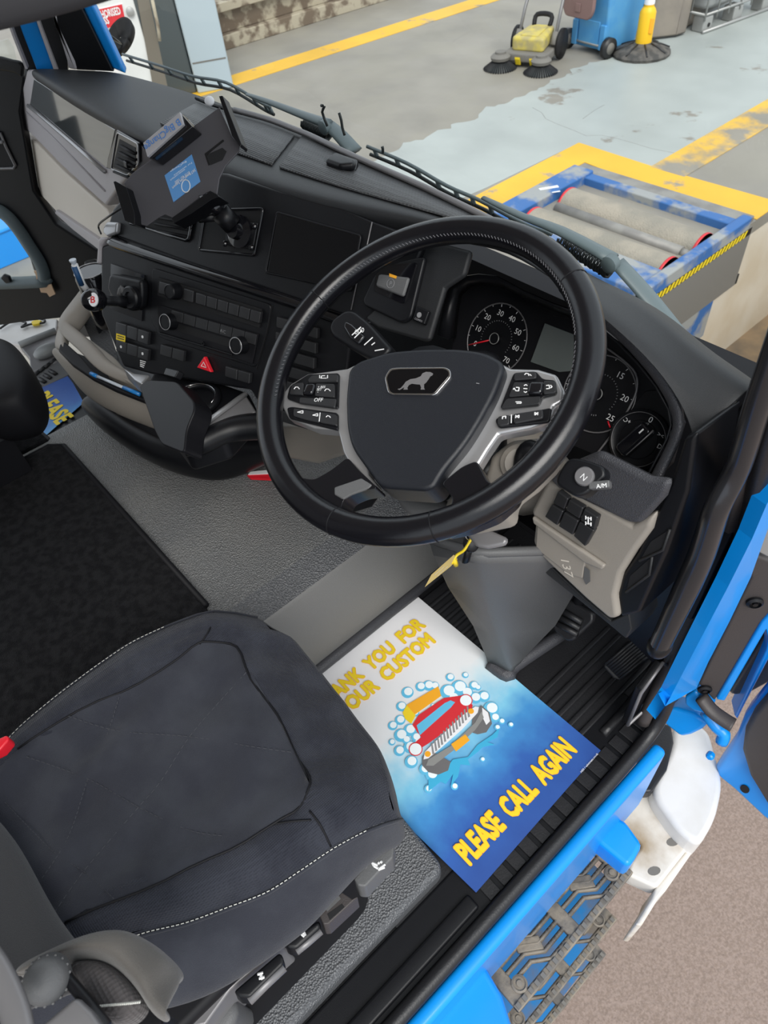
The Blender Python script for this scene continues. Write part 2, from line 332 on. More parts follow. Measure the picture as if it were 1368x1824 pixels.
# engine tunnel: cross-section swept along the cab
def tunnel_section(y): return [V((-1.60, y, 0)), V((-1.585, y, .16)), V((-1.545, y, .235)), V((-1.47, y, .25)), V((-1.1, y, .252)), V((-.82, y, .25)), V((-.79, y, .248))]
tn = surf('floor_tunnel', [tunnel_section(y) for y in (-.75, -.3, 0, .2, .45, .65, .9)], MT['vinyl'], smooth=True); struct(tn); tn['label'] = 'grey pebbled covering over the engine tunnel'
ch = surf('tunnel_edge', [[V((-.79, y, .248)), V((-.735, y, .232))] for y in (-.75, .9)], MT['vinyl2'], tn)
sd = surf('tunnel_side', [[V((-.735, y, .232)), V((-.728, y, .225)), V((-.705, y, .05)), V((-.70, y, .03))] for y in (-.75, 0, .4, .9)], MT['smoothgrey'], tn)
lipt = tube('tunnel_lip', [V((-.697, -.7, .03)), V((-.697, .25, .03)), V((-.695, .88, .03))], .012, MT['dashgrain'], tn)
box('tunnel_front', (-1.6, .88, 0), (-.7, .92, .5), MT['black'], tn)
fw = struct(box('wall_front', (XL, .90, -.05), (XR - .03, .95, .62), MT['blackmatt']))
wb = struct(box('wall_back', (XL, -.80, 0), (-.2, -.75, 1.75), mat('rear_lining', (.32, .31, .30), .85)))
cl = struct(box('ceiling', (XL, -.80, 1.75), (-.2, .80, 1.80), mat('headliner', (.5, .48, .46), .8)))
# rubber mat with ribs in the driver footwell
rm = thing('rubber_floor_mat', 'black ribbed rubber mat in the driver footwell around the pedals', 'floor mat', (-.45, .55, 0))
box('mat_base', (-.685, .10, .0005), (-.215, .885, .008), MT['rubber'], rm, bevel=.004)
for i in range(7):
    x = -.66 + i * .024; box('rib', (x, .28, .008), (x + .010, .84, .014), MT['rubber'], rm, bevel=.003)
for i in range(5):
    x = -.36 + i * .026; box('rib', (x, .40, .008), (x + .011, .80, .014), MT['rubber'], rm, bevel=.003)
tube('raised_lip', [V((-.222, .60, .012)), V((-.225, .70, .012)), V((-.24, .80, .014)), V((-.28, .87, .014))], .009, MT['rubber'], rm, sm=4)
# pebbled plinth under the driver seat
pl = struct(prism('floor_plinth', rounded([V((-.70, -.75, .05)), V((-.252, -.75, .05)), V((-.252, .215, .05)), V((-.70, .235, .05))], .02), (0, 0, -.0495), MT['vinyl2'], bevel=.012, seg=3)); pl['label'] = 'pebbled grey covering under the driver seat'
# sill: step trim, seal, blue paint
sl = struct(box('trim_1', (-.25, -.75, -.05), (-.168, .70, .012), MT['black'], bevel=.006)); sl['label'] = 'black plastic door sill trim'
for i in range(14):
    y = .24 + i * .032; box('rib', (-.205, y, .012), (-.172, y + .024, .0155), MT['rubber'], sl, bevel=.002)
box('sill_ledge', (-.205, -.75, .012), (-.178, .22, .022), MT['black'], sl, bevel=.006)
seal_path = [V((-.158, -.75, .02)), V((-.158, .2, .02)), V((-.158, .50, .02)), V((-.160, .66, .035)), px(k1('N', 430, 1090), -.166), px(k1('N', 560, 830), -.168), px(k1('N', 700, 560), -.17), px(k1('N', 830, 290), -.17), px((1368, 790), -.172), px((1420, 640), -.175)]
se = struct(tube('trim_2', seal_path, .0125, MT['rubber'], sm=6)); se['label'] = 'black rubber door seal along the sill and front pillar'
se2 = struct(tube('trim_3', [p + V((-.020, -.006, .012)) for p in seal_path[3:]], .012, MT['taupe'], sm=6)); se2['label'] = 'dark inner edge trim of the front pillar'

# ---- blue body side, pillar and steps
body = thing('cab_side', 'bright blue painted door frame and sill of the cab beside the driver mat', 'cab body', (-.14, .2, 0), kind='structure')
del body['category']
box('sill_panel', (-.148, -.75, -.26), (-.122, .66, .010), MT['blue'], body, bevel=.010, seg=3)
prism('side_panel', [pz(p, -.09) for p in k('M', [(-430, 1240), (-60, 925), (150, 880), (230, 1020), (280, 1180), (200, 1500), (-300, 1900)])], (0, 0, -.5), MT['blue'], body, bevel=.012, seg=3)
prism('well_end', [pz(p, -.16) for p in k('M', [(600, 330), (690, 238), (760, 270), (832, 370), (800, 430), (770, 470)])], (0, 0, -.07), MT['blue'], body, bevel=.01)
pilL = k('N', [(330, 1265), (420, 1130), (560, 860), (760, 480), (900, 200), (985, 0), (1120, -260)]); pilR = k('N', [(385, 1190), (570, 1085), (640, 930), (765, 690), (890, 430), (1000, 120), (1190, -260)])
a = [px(p, -.15) for p in pilL]; b = [px(p, -.145) for p in pilR]
surf('pillar_strip', [[p + V((-.02, .004, 0)) for p in a], a, [p + V((0, .001, 0)) for p in b], [p + V((-.02, .012, 0)) for p in b]], MT['blue'], body, smooth=False)
# step treads: cast gratings with a frame, zig-zag bars, toothed edge strip and bolts
def tread(z, x0, x1, y0, y1, label, detail):
    t = thing('step_tread', label, 'step', ((x0 + x1) / 2, y0, z), group='driver entry steps'); m = MT['mudgrey']
    box('frame', (x0, y0, z - .02), (x0 + .012, y1, z), m, t, bevel=.003); box('frame', (x1 - .016, y0, z - .02), (x1, y1, z), m, t, bevel=.003)
    for y in (y0, (y0 + y1) / 2 - .01, y1 - .03): box('cross_bar', (x0, y, z - .018), (x1, y + .03, z - .002), m, t, bevel=.003)
    box('well_floor', (x0, y0, z - .16), (x1 - .02, y1, z - .155), MT['bluedirt'], t)
    for h in (0, 1):
        ya, yb = (y0 + .03, (y0 + y1) / 2 - .01) if h == 0 else ((y0 + y1) / 2 + .02, y1 - .03)
        for i in range(5):
            xx = x0 + .022 + i * (x1 - x0 - .05) / 4; L_ = yb - ya
            pts = [V((xx - .012, ya, z - .006)), V((xx - .012, ya + L_ * .36, z - .006)), V((xx + .012, ya + L_ * .60, z - .006)), V((xx + .012, yb, z - .006))]
            tube('grating_bar', pts, .0048, m, t, n=4, flat=1.6)
            if detail: tubes('tooth_row', [(q, q + V((0, 0, .005))) for s in range(12) for q in [pts[0].lerp(pts[1], s / 4) if s < 5 else pts[2].lerp(pts[3], (s - 5) / 6)]], .0032, MT['dirtgrey'], t, n=4)
        prism('grip_pad', [V((x0 + .03, (ya + yb) / 2 - .02, z)), V((x0 + .055, (ya + yb) / 2 - .028, z)), V((x0 + .085, (ya + yb) / 2 + .016, z)), V((x0 + .06, (ya + yb) / 2 + .026, z))], (0, 0, -.012), m, t, bevel=.003)
    n = 20
    for i in range(n): box('edge_tooth', (x1 - .013, y0 + (i + .15) * (y1 - y0) / n, z), (x1 - .003, y0 + (i + .6) * (y1 - y0) / n, z + .006), MT['dirtgrey'], t)
    for y in (y0 + .035, y1 - .035):
        lathe('bolt', (x1 - .030, y, z - .004), (0, 0, 1), [(.016, 0), (.016, .006), (.012, .008), (.012, .005), (.006, .005), (.006, .009), (0, .009)], m, t, n=18)
    return t
tread(-.34, -.175, -.055, .205, .565, 'upper muddy grating step tread right below the blue sill', True)
tread(-.66, -.16, -.030, .20, .56, 'middle muddy step tread seen past the edge of the upper one', False)
tread(-.98, -.13, -.004, .20, .56, 'lowest muddy step tread close above the brown tarmac', False)
# white corner panel of the bumper with its muddy lower flap
bp = thing('bumper_corner', 'white painted bumper corner panel with muddy flap ahead of the steps', 'bumper', (-.05, .7, -.4))
prism('arch_cap', rounded([pz(p, -.30) for p in k('N', [(300, 1690), (430, 1420), (430, 1300), (560, 1270), (650, 1330), (735, 1640), (690, 1850), (590, 2020), (470, 1930)])], .03), (0, 0, -.10), MT['white'], bp, bevel=.02, seg=4)
prism('lower_panel', rounded([pz(p, -.36) for p in k('M', [(690, 235), (770, 140), (860, 135), (1045, 365), (890, 560), (760, 500), (780, 440), (830, 370)])], .012), (0, 0, -.06), MT['dirtywhite'], bp, bevel=.008)
prism('flap_edge', [pz(p, -.37) for p in k('M', [(1045, 365), (1062, 380), (930, 570), (900, 600), (825, 722), (798, 715), (870, 600), (885, 560)])], (0, 0, -.16), MT['dirtywhite'], bp, bevel=.005)
prism('inner_flap', [pz(p, -.285) for p in k('N', [(350, 1275), (425, 1300), (440, 1400), (400, 1560), (310, 1692), (200, 1700), (150, 1660), (260, 1440)])], (0, 0, -.04), MT['rubber'], bp, bevel=.006)
for q in ((960, 360), (880, 485)):
    c = pz(k1('M', *q), -.359); prism('slot', [c + V((math.cos(a) * .009 + math.sin(a) * .004, math.sin(a) * .013, 0)) for a in [i * math.pi / 6 for i in range(12)]], (0, 0, -.001), MT['dirtgrey'], bp)

# ---- driver door standing open, hinged on the front pillar
dr = thing('door_1', 'blue driver door standing open with dark inner trim and hinges', None, (-.1, .85, 0), kind='structure')
FD = Frame((-.16, .78, .3), (.75, .66, 0), (0, 0, 1))
plate('hinge_cover', FD, k('N', [(585, 1060), (660, 900), (760, 700), (890, 430), (865, 340), (895, 285), (1100, 360), (1100, 560), (960, 700), (680, 1165)]), -.03, 0, MT['taupe'], dr, bevel=.006)
for q in ((915, 570), (620, 1083)):
    c = FD.hit(k1('N', *q), .001); lathe('bolt', c, FD.n, [(.013, 0), (.013, .004), (.009, .007), (.009, .003), (.004, .003), (.004, .007), (0, .007)], MT['black'], dr, n=16)
plate('door_edge', FD, k('N', [(690, 1150), (960, 690), (1100, 540), (1100, 650), (985, 740), (740, 1160)]), -.03, .004, MT['blue'], dr, bevel=.004)
plate('cable_boot', FD, k('N', [(760, 1110), (985, 750), (1100, 660), (1100, 1000), (900, 1110), (790, 1130)]), -.09, -.05, MT['rubber'], dr, bevel=.01)
plate('door_edge', FD, k('N', [(800, 1250), (985, 860), (1000, 790), (1060, 800), (860, 1180), (815, 1270)]), -.07, -.03, MT['blue'], dr, bevel=.005)
plate('lock_plate', FD, k('N', [(905, 265), (960, 120), (1080, -60), (1100, 300), (990, 310)]), -.02, .004, MT['galv'], dr, bevel=.004)
FE = Frame((0, .86, -.1), (1, .12, 0), (0, 0, 1))
plate('door_skin', FE, k('N', [(680, 1550), (800, 1370), (850, 1240), (1000, 1060), (1300, 900), (1300, 2100), (960, 1840), (790, 1680), (690, 1600)]), -.05, 0, MT['blue'], dr, bevel=.012, seg=3)
plate('inner_trim', FE, k('N', [(850, 1330), (900, 1230), (1010, 1100), (1300, 1000), (1300, 2000), (995, 1790), (880, 1600), (835, 1450)]), -.01, .02, MT['taupe'], dr, bevel=.012, seg=3)
prism('drain_hole', [FE.hit(k1('N', 858 + 26 * math.cos(a) - 8 * math.sin(a), 1676 + 14 * math.cos(a) + 20 * math.sin(a)), .0012) for a in [i * math.pi / 8 for i in range(16)]], FE.n * .0008, MT['hole'], dr)
FH = Frame((-.1, .83, -.05), (1, .1, 0), (0, .3, 1))
plate('hinge_bracket', FH, k('N', [(360, 1225), (430, 1195), (560, 1235), (640, 1290), (600, 1330), (540, 1360), (480, 1372), (350, 1270)]), -.05, 0, MT['blue'], dr, bevel=.008)
plate('hinge_bracket', FH, k('N', [(500, 1130), (560, 1090), (625, 1170), (640, 1240), (560, 1220), (500, 1180)]), -.02, .03, MT['blue'], dr, bevel=.006)
tube('hinge_arm', [FH.hit(k1('N', *q), .04) for q in ((600, 1130), (660, 1210), (740, 1270), (790, 1300))], .015, MT['taupe'], dr, sm=3, flat=.6)
tube('hinge_arm', [FH.hit(k1('N', *q), .02) for q in ((625, 1220), (690, 1310), (735, 1350), (720, 1400))], .012, MT['blue'], dr, sm=3)
for q in ((660, 1470), (735, 1345)): lathe('hinge_bolt', FH.hit(k1('N', *q), .015), FH.n, [(.008, 0), (.008, .01), (.005, .013), (0, .013)], MT['blue'], dr, n=8)
# black door-side wall trim between the dash end and the seal, with the grab handle on the pillar
wr = struct(prism('wall_right', [py(p, .70) for p in [(1228, 790), (1300, 745), (1345, 690), (1400, 600), (1420, 700), (1330, 900), (1190, 1200), (1160, 1180), (1110, 1130), (1100, 1090), (1165, 930)]], (0, .03, 0), MT['black'], bevel=.004)); wr['label'] = 'black lower pillar panel beside the dashboard'
for q in ([(940, 440), (1010, 395), (985, 470), (900, 510)], [(865, 565), (945, 495), (935, 560), (850, 625)]):
    pass
gh = thing('grab_handle', 'glossy black grab handle on the front pillar beside the dash end', 'handle', px((1180, 1150), -.19))
gp_ = [px(p, -.185) for p in k('N', [(355, 830), (420, 690), (500, 520), (590, 320), (640, 180), (700, 0)]) + [(1315, 830), (1350, 720), (1390, 600), (1420, 500)]]
tube('bar', gp_, lambda f: .021 - .010 * abs(f - .25), MT['bronze'], gh, sm=4, n=14, flat=.8)
ellipsoid('end_cap', gp_[0], (V((.017, 0, 0)), V((0, .021, 0)), V((0, 0, .021))), MT['black'], gh)
# storage pocket low on the sill in front of the pedals
pk = thing('sill_pocket', 'black moulded pocket on the sill beside the accelerator pedal', 'pocket', (-.19, .6, .02))
prism('shell', [px(p, -.195) for p in k('N', [(165, 1300), (250, 1100), (375, 930), (425, 960), (400, 1050), (300, 1200)])], (-.014, 0, 0), MT['black'], pk, bevel=.004)
tube('rim', [px(p, -.188) for p in k('N', [(165, 1300), (245, 1110), (372, 932), (425, 962), (330, 1150), (165, 1300)])], .003, MT['greytrim'], pk, n=6)

# ================================================================ DASHBOARD
dash = thing('dashboard', 'black truck dashboard with beige lower panels below the windscreen', 'dashboard', (-1.1, .7, 0))
LIP = [((47, 122), .83), ((120, 168), .832), ((208, 218), .834), ((300, 262), .835), ((402, 303), .835), ((500, 335), .835), ((605, 362), .835), ((700, 380), .835), ((802, 402), .832), ((900, 440), .825), ((1000, 508), .81), ((1090, 580), .79), ((1170, 655), .765), ((1222, 735), .735), ((1235, 790), .71)]
WSC = [((202, 126), .80), ((250, 138), .80), ((330, 160), .80), ((400, 188), .80), ((488, 210), .795), ((560, 240), .79), ((640, 282), .79), ((765, 340), .79), ((868, 395), .79), ((960, 445), .785), ((1045, 494), .78), ((1125, 528), .775), ((1190, 575), .77), ((1240, 622), .765), ((1346, 690), .755)]
lip = [pz(*q) for q in LIP]; ws = [pz(*q) for q in WSC]
dropz = [.05] * 8 + [.03, .012] + [.005] * 5
rows = [[p + V((0, .012, -d)) for p, d in zip(lip, dropz)], [p + V((0, 0, -.25 * d)) for p, d in zip(lip, dropz)], [p + V((0, .006, 0)) for p in lip]]
for t in (.2, .5, .8): rows.append([p.lerp(q, t) + V((0, 0, .006 * (1 - t))) for p, q in zip(lip, ws)])
rows += [ws, [p + V((0, .05, -.03)) for p in ws]]
surf('top_pad', rows, MT['dash'], dash, sub=2, solid=.004, off=-1)
# textured inserts in the top and the bright trim line along the windscreen
def interp(c, t): 
    i = min(int(t * (len(c) - 1)), len(c) - 2); f = t * (len(c) - 1) - i; return c[i].lerp(c[i + 1], f)
grille = mat('grille_texture', (.05, .051, .054), .45, bump=('weave', 150, 1), dist=.004)
def insert(name, t0, t1, a0, a1, n=10, h=.009):
    rws = []
    for s in (a0, (a0 + a1) / 2, a1):
        rws.append([interp(lip, t0 + (t1 - t0) * i / n).lerp(interp(ws, t0 + (t1 - t0) * i / n), s) + V((0, 0, h - .004 * s)) for i in range(n + 1)])
    return surf(name, rws, grille, dash, solid=.003, off=-1)
insert('speaker_grille', .185, .335, .22, .8); insert('speaker_grille', .345, .60, .22, .84)
tube('grille_rim', [interp(ws, .24 + .40 * i / 14).lerp(interp(lip, .24 + .40 * i / 14), .14) + V((0, 0, .010)) for i in range(15)], .0055, MT['greytrim'], dash, sm=2, n=8)
tube('grille_rim', [interp(lip, .18 + .10 * i / 4).lerp(interp(ws, .18 + .10 * i / 4), .86) + V((0, 0, .008)) for i in range(5)], .004, MT['black'], dash, sm=2, n=8)
sc = interp(ws, .46).lerp(interp(lip, .46), .18) + V((0, 0, .012))
FS = Frame(pz((608, 287), .815), (.85, -.35, 0), (.35, .85, 0))
plate('sensor_cap', FS, k('B', [(480, 775), (540, 738), (650, 775), (640, 822), (555, 830), (470, 790)]), -.022, .002, MT['black'], dash, bevel=.004)
plate('sensor_cap', FS, k('B', [(500, 760), (545, 742), (640, 775), (630, 795), (560, 800), (490, 775)]), 0, .014, MT['black'], dash, bevel=.005)
# grained strip of the hood on the right of the cluster
FC = Frame((-.525, .72, .639), (1, 0, 0), (0, math.sin(math.radians(35)), math.cos(math.radians(35))))
hood = k('G', [(560, 205), (650, 262), (740, 330), (840, 430), (930, 540), (985, 640), (1000, 720), (985, 800), (935, 900), (890, 990), (850, 1080)])
hin = k('G', [(560, 250), (640, 310), (725, 380), (810, 470), (890, 570), (945, 670), (958, 740), (940, 800), (890, 895), (850, 970), (800, 1060)])
hh = [FC.hit(p, .105) for p in hood]; hi = [FC.hit(p, .085) for p in hin]; hb = [FC.hit(p, 0) for p in hin]
surf('hood_strip', [[p.lerp(q, -.12) - FC.n * .012 for p, q in zip(hh, hi)], hh, [p.lerp(q, .5) + FC.n * .006 for p, q in zip(hh, hi)], hi, [p - FC.n * .02 for p in hi]], MT['dashgrain'], dash, sub=2, solid=.004, off=-1)
surf('hood_inner', [hi, [p.lerp(q, .5) for p, q in zip(hi, hb)], hb], MT['black'], dash, solid=.003, off=-1)
hl = k('Q', [(0, 430), (30, 290), (60, 190), (130, 140), (200, 130), (290, 140), (420, 210), (560, 270), (700, 320)]); hl2 = k('Q', [(80, 440), (95, 300), (110, 230), (160, 185), (240, 175), (330, 195), (440, 250), (560, 300), (700, 350)])
surf('hood_inner', [[FC.hit(p, .075) for p in hl], [FC.hit(p, .07) for p in k('Q', [(50, 450), (70, 300), (90, 210), (145, 165), (220, 155), (310, 165), (430, 225), (560, 282), (700, 330)])], [FC.hit(p, .012) for p in hl2]], MT['black'], dash, solid=.003, off=-1)
# ---- instrument cluster
CLM = MT['blackmatt']
clp = plate('instrument_panel', FC, k('Q', [(60, 560), (100, 240), (160, 185), (240, 170), (420, 230), (700, 340), (900, 470), (1100, 690), (1160, 850), (1100, 1050), (1010, 1150), (940, 1120), (740, 1000), (500, 900), (200, 800)]), -.04, 0, CLM, dash)
text_m = MT['ink']
def dial(cx, cz, r, nums, a0, a1, needle):
    ring = [FC.w(cx + r * math.cos(i * math.pi / 24), cz + r * math.sin(i * math.pi / 24), .002) for i in range(48)]
    prism('dial_face', ring, FC.n * -.002, MT['black'], clp)
    tube('dial_rim', ring, .0012, MT['greytrim'], clp, closed=True, n=5)
    N = len(nums)
    for i, s in enumerate(nums):
        an = math.radians(a0 + (a1 - a0) * i / (N - 1)); rr = r * .72
        text('numeral', FC, s, cx + rr * math.cos(an), cz + rr * math.sin(an) - .0038, .0026, .0125, text_m, clp, align='CENTER')
    segs = []
    for i in range((N - 1) * 2 + 1):
        an = math.radians(a0 + (a1 - a0) * i / ((N - 1) * 2)); q = .90 if i % 2 == 0 else .935
        segs.append((FC.w(cx + r * q * math.cos(an), cz + r * q * math.sin(an), .0028), FC.w(cx + r * .97 * math.cos(an), cz + r * .97 * math.sin(an), .0028)))
    tubes('tick_marks', segs, .0005, text_m, clp, n=4)
    segs = []
    for i in range(27):
        an = math.radians(a0 - 10 + (a1 - a0 + 20) * i / 26); segs.append((FC.w(cx + r * .50 * math.cos(an), cz + r * .50 * math.sin(an), .0026), FC.w(cx + r * .53 * math.cos(an), cz + r * .53 * math.sin(an), .0026)))
    segs += [(FC.w(cx + r * .42 * math.cos(a_), cz - r * .12 + r * .42 * math.sin(a_), .0026), FC.w(cx + r * .46 * math.cos(a_), cz - r * .12 + r * .46 * math.sin(a_), .0026)) for a_ in [math.radians(235 + i * 8) for i in range(9)]]
    tubes('inner_marks', segs, .0005, MT['inkdim'], clp, n=4)
    lathe('needle_hub', FC.w(cx, cz, .002), FC.n, [(.009, 0), (.009, .006), (.0075, .007), (.0075, .0055), (0, .0055)], MT['black'], clp, n=20)
    tube('hub_ring', [FC.w(cx + .0085 * math.cos(i * math.pi / 12), cz + .0085 * math.sin(i * math.pi / 12), .0085) for i in range(24)], .0007, MT['galv'], clp, closed=True, n=5)
    an = math.radians(needle); tube('needle', [FC.w(cx + .009 * math.cos(an), cz + .009 * math.sin(an), .005), FC.w(cx + r * .93 * math.cos(an), cz + r * .93 * math.sin(an), .004)], .0013, MT['redglow'], clp, n=5)
sx_, sz_ = FC.loc((884, 604), .002); dial(sx_, sz_, .055, ['0', '10', '20', '30', '40', '50', '60', '70'], 213, -33, 213)
tx_, tz_ = FC.loc((1066, 702), .002); dial(tx_, tz_, .055, ['0', '5', '10', '15', '20', '25'], 213, -33, 213)
an = math.radians(-40); tube('limit_mark', [FC.w(tx_ + .042 * math.cos(an), tz_ + .042 * math.sin(an), .003), FC.w(tx_ + .052 * math.cos(an), tz_ + .052 * math.sin(an), .003)], .0013, MT['redglow'], clp, n=4)
plate('cluster_display', FC, k('Q', [(520, 370), (700, 440), (690, 600), (590, 610), (450, 560)]), .0005, .003, mat('lcd_glass', (.14, .16, .155), .16, coat=.6), clp, bevel=.001)
plate('warning_strip', FC, k('Q', [(350, 235), (380, 222), (600, 310), (640, 350), (560, 335), (370, 255)]), .0005, .002, MT['black'], clp)
tube('panel_edge', [FC.hit(p, .004) for p in k('Q', [(820, 490), (915, 560), (965, 620), (970, 690), (940, 770), (880, 870), (800, 975), (780, 1000)])], .0016, MT['greytrim'], clp, sm=4, n=6)
# rotary light switch
lc = FC.loc((1138, 783), .01)
LSW = lathe('light_switch', FC.w(lc[0], lc[1], 0), FC.n, [(.042, 0), (.042, .012), (.038, .0145), (.034, .012), (.027, .012), (.026, .013), (0, .013)], MT['black'], dash, n=40)
tube('bezel_ring', [FC.w(lc[0] + .0375 * math.cos(i * math.pi / 24), lc[1] + .0375 * math.sin(i * math.pi / 24), .0145) for i in range(48)], .0006, MT['greytrim'], LSW, closed=True, n=5)
ka = math.radians(70); fbox('knob_grip', FC, lc[0], lc[1], .052, .021, .012, .033, MT['gloss'], LSW, bevel=.005, rot=ka, rnd=.006, seg=3)
fbox('knob_mark', FC, lc[0] + .016 * math.cos(ka), lc[1] + .016 * math.sin(ka), .008, .002, .033, .0335, MT['ink'], LSW, rot=ka)
tube('grip_edge', [FC.w(lc[0] + .010 + s * .024 * math.cos(ka), lc[1] + s * .024 * math.sin(ka), .030) for s in (-1, 0, 1)], .0013, MT['greytrim'], LSW, n=6)
text('zero_mark', FC, '0', lc[0] + .002, lc[1] + .027, .0128, .012, MT['ink'], LSW, align='CENTER')
for an, s in ((150, 'O+'), (38, '><'), (10, 'D'), (250, '*')):
    text('symbol', FC, s, lc[0] + .031 * math.cos(math.radians(an)), lc[1] + .031 * math.sin(math.radians(an)) - .003, .0128, .009, MT['ink'], LSW, align='CENTER')
plate('switch_panel', FC, k('Q', [(1010, 700), (1110, 690), (1140, 850), (1090, 1010), (1010, 1140), (980, 1140), (800, 1010), (790, 970), (880, 860)]), -.03, .003, MT['black'], dash, bevel=.002)
# ---- right lower panel: grained shoulder, beige knee panel with switches and cover
FK = Frame((-.33, .585, .55), (1, 0, 0), (0, .12, 1))
plate('shoulder_panel', FK, k('I', [(745, 115), (930, 210), (1010, 220), (990, 280), (900, 380), (860, 375), (600, 250), (560, 210), (660, 150)]), -.004, .012, MT['dashgrain'], dash, bevel=.008)
kn = plate('knee_panel', FK, k('I', [(500, 330), (560, 215), (620, 235), (870, 378), (955, 335), (940, 400), (880, 480), (830, 560), (810, 640), (820, 720), (790, 728), (700, 650), (520, 480), (508, 440), (515, 370)]), -.012, .008, MT['beige'], dash, bevel=.008, seg=3)
plate('ridge', FK, k('I', [(505, 350), (770, 530), (760, 545), (700, 520), (510, 375)]), .008, .016, MT['beige'], kn, bevel=.003)
cv = plate('fuse_cover', FK, k('I', [(525, 380), (700, 515), (690, 575), (640, 560), (520, 465)]), .006, .0115, MT['beige'], kn, bevel=.002)
prism('finger_recess', [FK.hit(p, .0105) for p in k('I', [(700, 530), (718, 545), (720, 585), (705, 597), (695, 575)])], FK.n * .0006, MT['grey'], kn)
text('embossed_mark', FK, '137', *FK.loc(k1('I', 612, 505), .0116), .0116, .022, MT['beigelight'], kn, rot=math.radians(-60))
fr6 = [[(600, 255), (640, 285), (625, 325), (580, 300)], [(640, 285), (695, 318), (680, 360), (627, 325)], [(695, 318), (748, 352), (735, 400), (680, 362)],
       [(578, 302), (622, 330), (598, 385), (550, 350)], [(622, 330), (678, 365), (655, 420), (600, 385)], [(678, 365), (735, 400), (700, 462), (655, 420)]]
for i, q in enumerate(fr6):
    c = (sum(p[0] for p in q) / 4, sum(p[1] for p in q) / 4); q = [(c[0] + (p[0] - c[0]) * .94, c[1] + (p[1] - c[1]) * .94) for p in q]
    o = plate('switch', FK, k('I', q), .008, .018, MT['button'], kn, bevel=.002)
tubes('diff_lock_symbol', [(FK.hit(k1('I', *a), .0186), FK.hit(k1('I', *b), .0186)) for a, b in (((703, 352), (722, 356)), ((703, 372), (722, 376)), ((712, 350), (712, 376)), ((703, 346), (703, 358)), ((722, 350), (722, 362)), ((703, 366), (703, 378)), ((722, 370), (722, 382)))], .0011, MT['ink'], kn, n=4)
plate('lower_edge', FK, k('I', [(508, 455), (520, 480), (700, 652), (795, 730), (860, 700), (870, 760), (850, 795), (760, 720), (560, 560), (515, 500)]), -.08, -.01, MT['dash'], dash, bevel=.008)
ep = plate('end_panel', FK, k('I', [(955, 340), (1010, 225), (1060, 60), (1110, 40), (1080, 260), (1000, 480), (900, 700), (830, 720), (815, 640), (835, 560), (890, 480)]), -.10, .0, MT['black'], dash, bevel=.006)
for q in ([(940, 440), (1010, 395), (985, 470), (900, 510)], [(865, 565), (945, 495), (935, 560), (850, 625)]): plate('pillar_vent', FK, k('I', q), -.002, .0012, MT['hole'], ep); tube('vent_lip', FK.poly(k('I', [q[3], q[2], q[1]]), .002), .002, MT['dash'], ep, n=6)
# ---- passenger side fascia
c0, c1 = pz((47, 122), .82), pz((208, 219), .82); rr = (c1 - c0)
FPF = Frame(c0, rr, V((0, .22, 1)))
plate('upper_band', FPF, k('Z', [(47, 124), (56, 124), (208, 218), (236, 240), (250, 262), (247, 300), (215, 330), (188, 368), (110, 297), (60, 245), (36, 224), (33, 205), (37, 165)]), -.05, .004, MT['greige'], dash, bevel=.008, seg=3)
plate('glass_insert', FPF, k('Z', [(60, 141), (205, 231), (190, 300), (53, 186)]), .003, .006, mat('mirror_black_glass', (.02, .03, .035), .04, spec=1.0, coat=1), dash, bevel=.0015)
tube('insert_trim', [FPF.hit(p, .008) for p in k('Z', [(50, 188), (70, 204), (130, 256), (187, 306)])], .0045, MT['silver'], dash, n=6)
tube('band_crease', [FPF.hit(p, .005) for p in k('Z', [(47, 200), (90, 240), (187, 340)])], .0022, MT['greige'], dash, n=6)
plate('knee_panel', FPF, k('Z', [(33, 224), (46, 237), (65, 255), (110, 302), (188, 372), (206, 405), (190, 432), (172, 428), (100, 378), (60, 335), (40, 290), (34, 250)]), -.06, -.004, MT['beigelight'], dash, bevel=.006)
plate('panel_lip', FPF, k('Z', [(99, 374), (172, 424), (186, 440), (176, 446), (130, 410), (97, 380)]), -.01, .006, MT['greige'], dash, bevel=.003)
plate('lower_void', FPF, k('Z', [(60, 335), (100, 380), (178, 440), (178, 600), (140, 600), (60, 480), (30, 380)]), -.16, -.13, MT['blackmatt'], dash)
vt = plate('air_vent', FPF, k('T', [(125, 320), (305, 430), (310, 590), (215, 700), (40, 635), (50, 560), (110, 360)]), .002, .009, MT['gloss'], dash, bevel=.003)
plate('vent_cavity', FPF, k('T', [(150, 400), (280, 470), (280, 600), (210, 680), (95, 630)]), .009, .0095, MT['hole'], vt)
for i in range(5):
    y0 = 455 + i * 52; a0, b0 = k1('T', 160 - i * 13, y0), k1('T', 278 - i * 2, y0 + 66)
    tube('slat', [FPF.hit(a0, .012), FPF.hit(b0, .012)], .0045, MT['blackmatt'], vt, n=6, flat=.5)
fbox('vent_tab', FPF, *FPF.loc(k1('T', 205, 605), .015), .016, .012, .010, .018, MT['black'], vt, bevel=.002)
tube('vent_rim', rounded(FPF.poly(k('T', [(130, 345), (300, 440), (305, 600), (215, 695), (80, 640)]), .010), .008), .0016, MT['silver'], vt, closed=True, n=5)
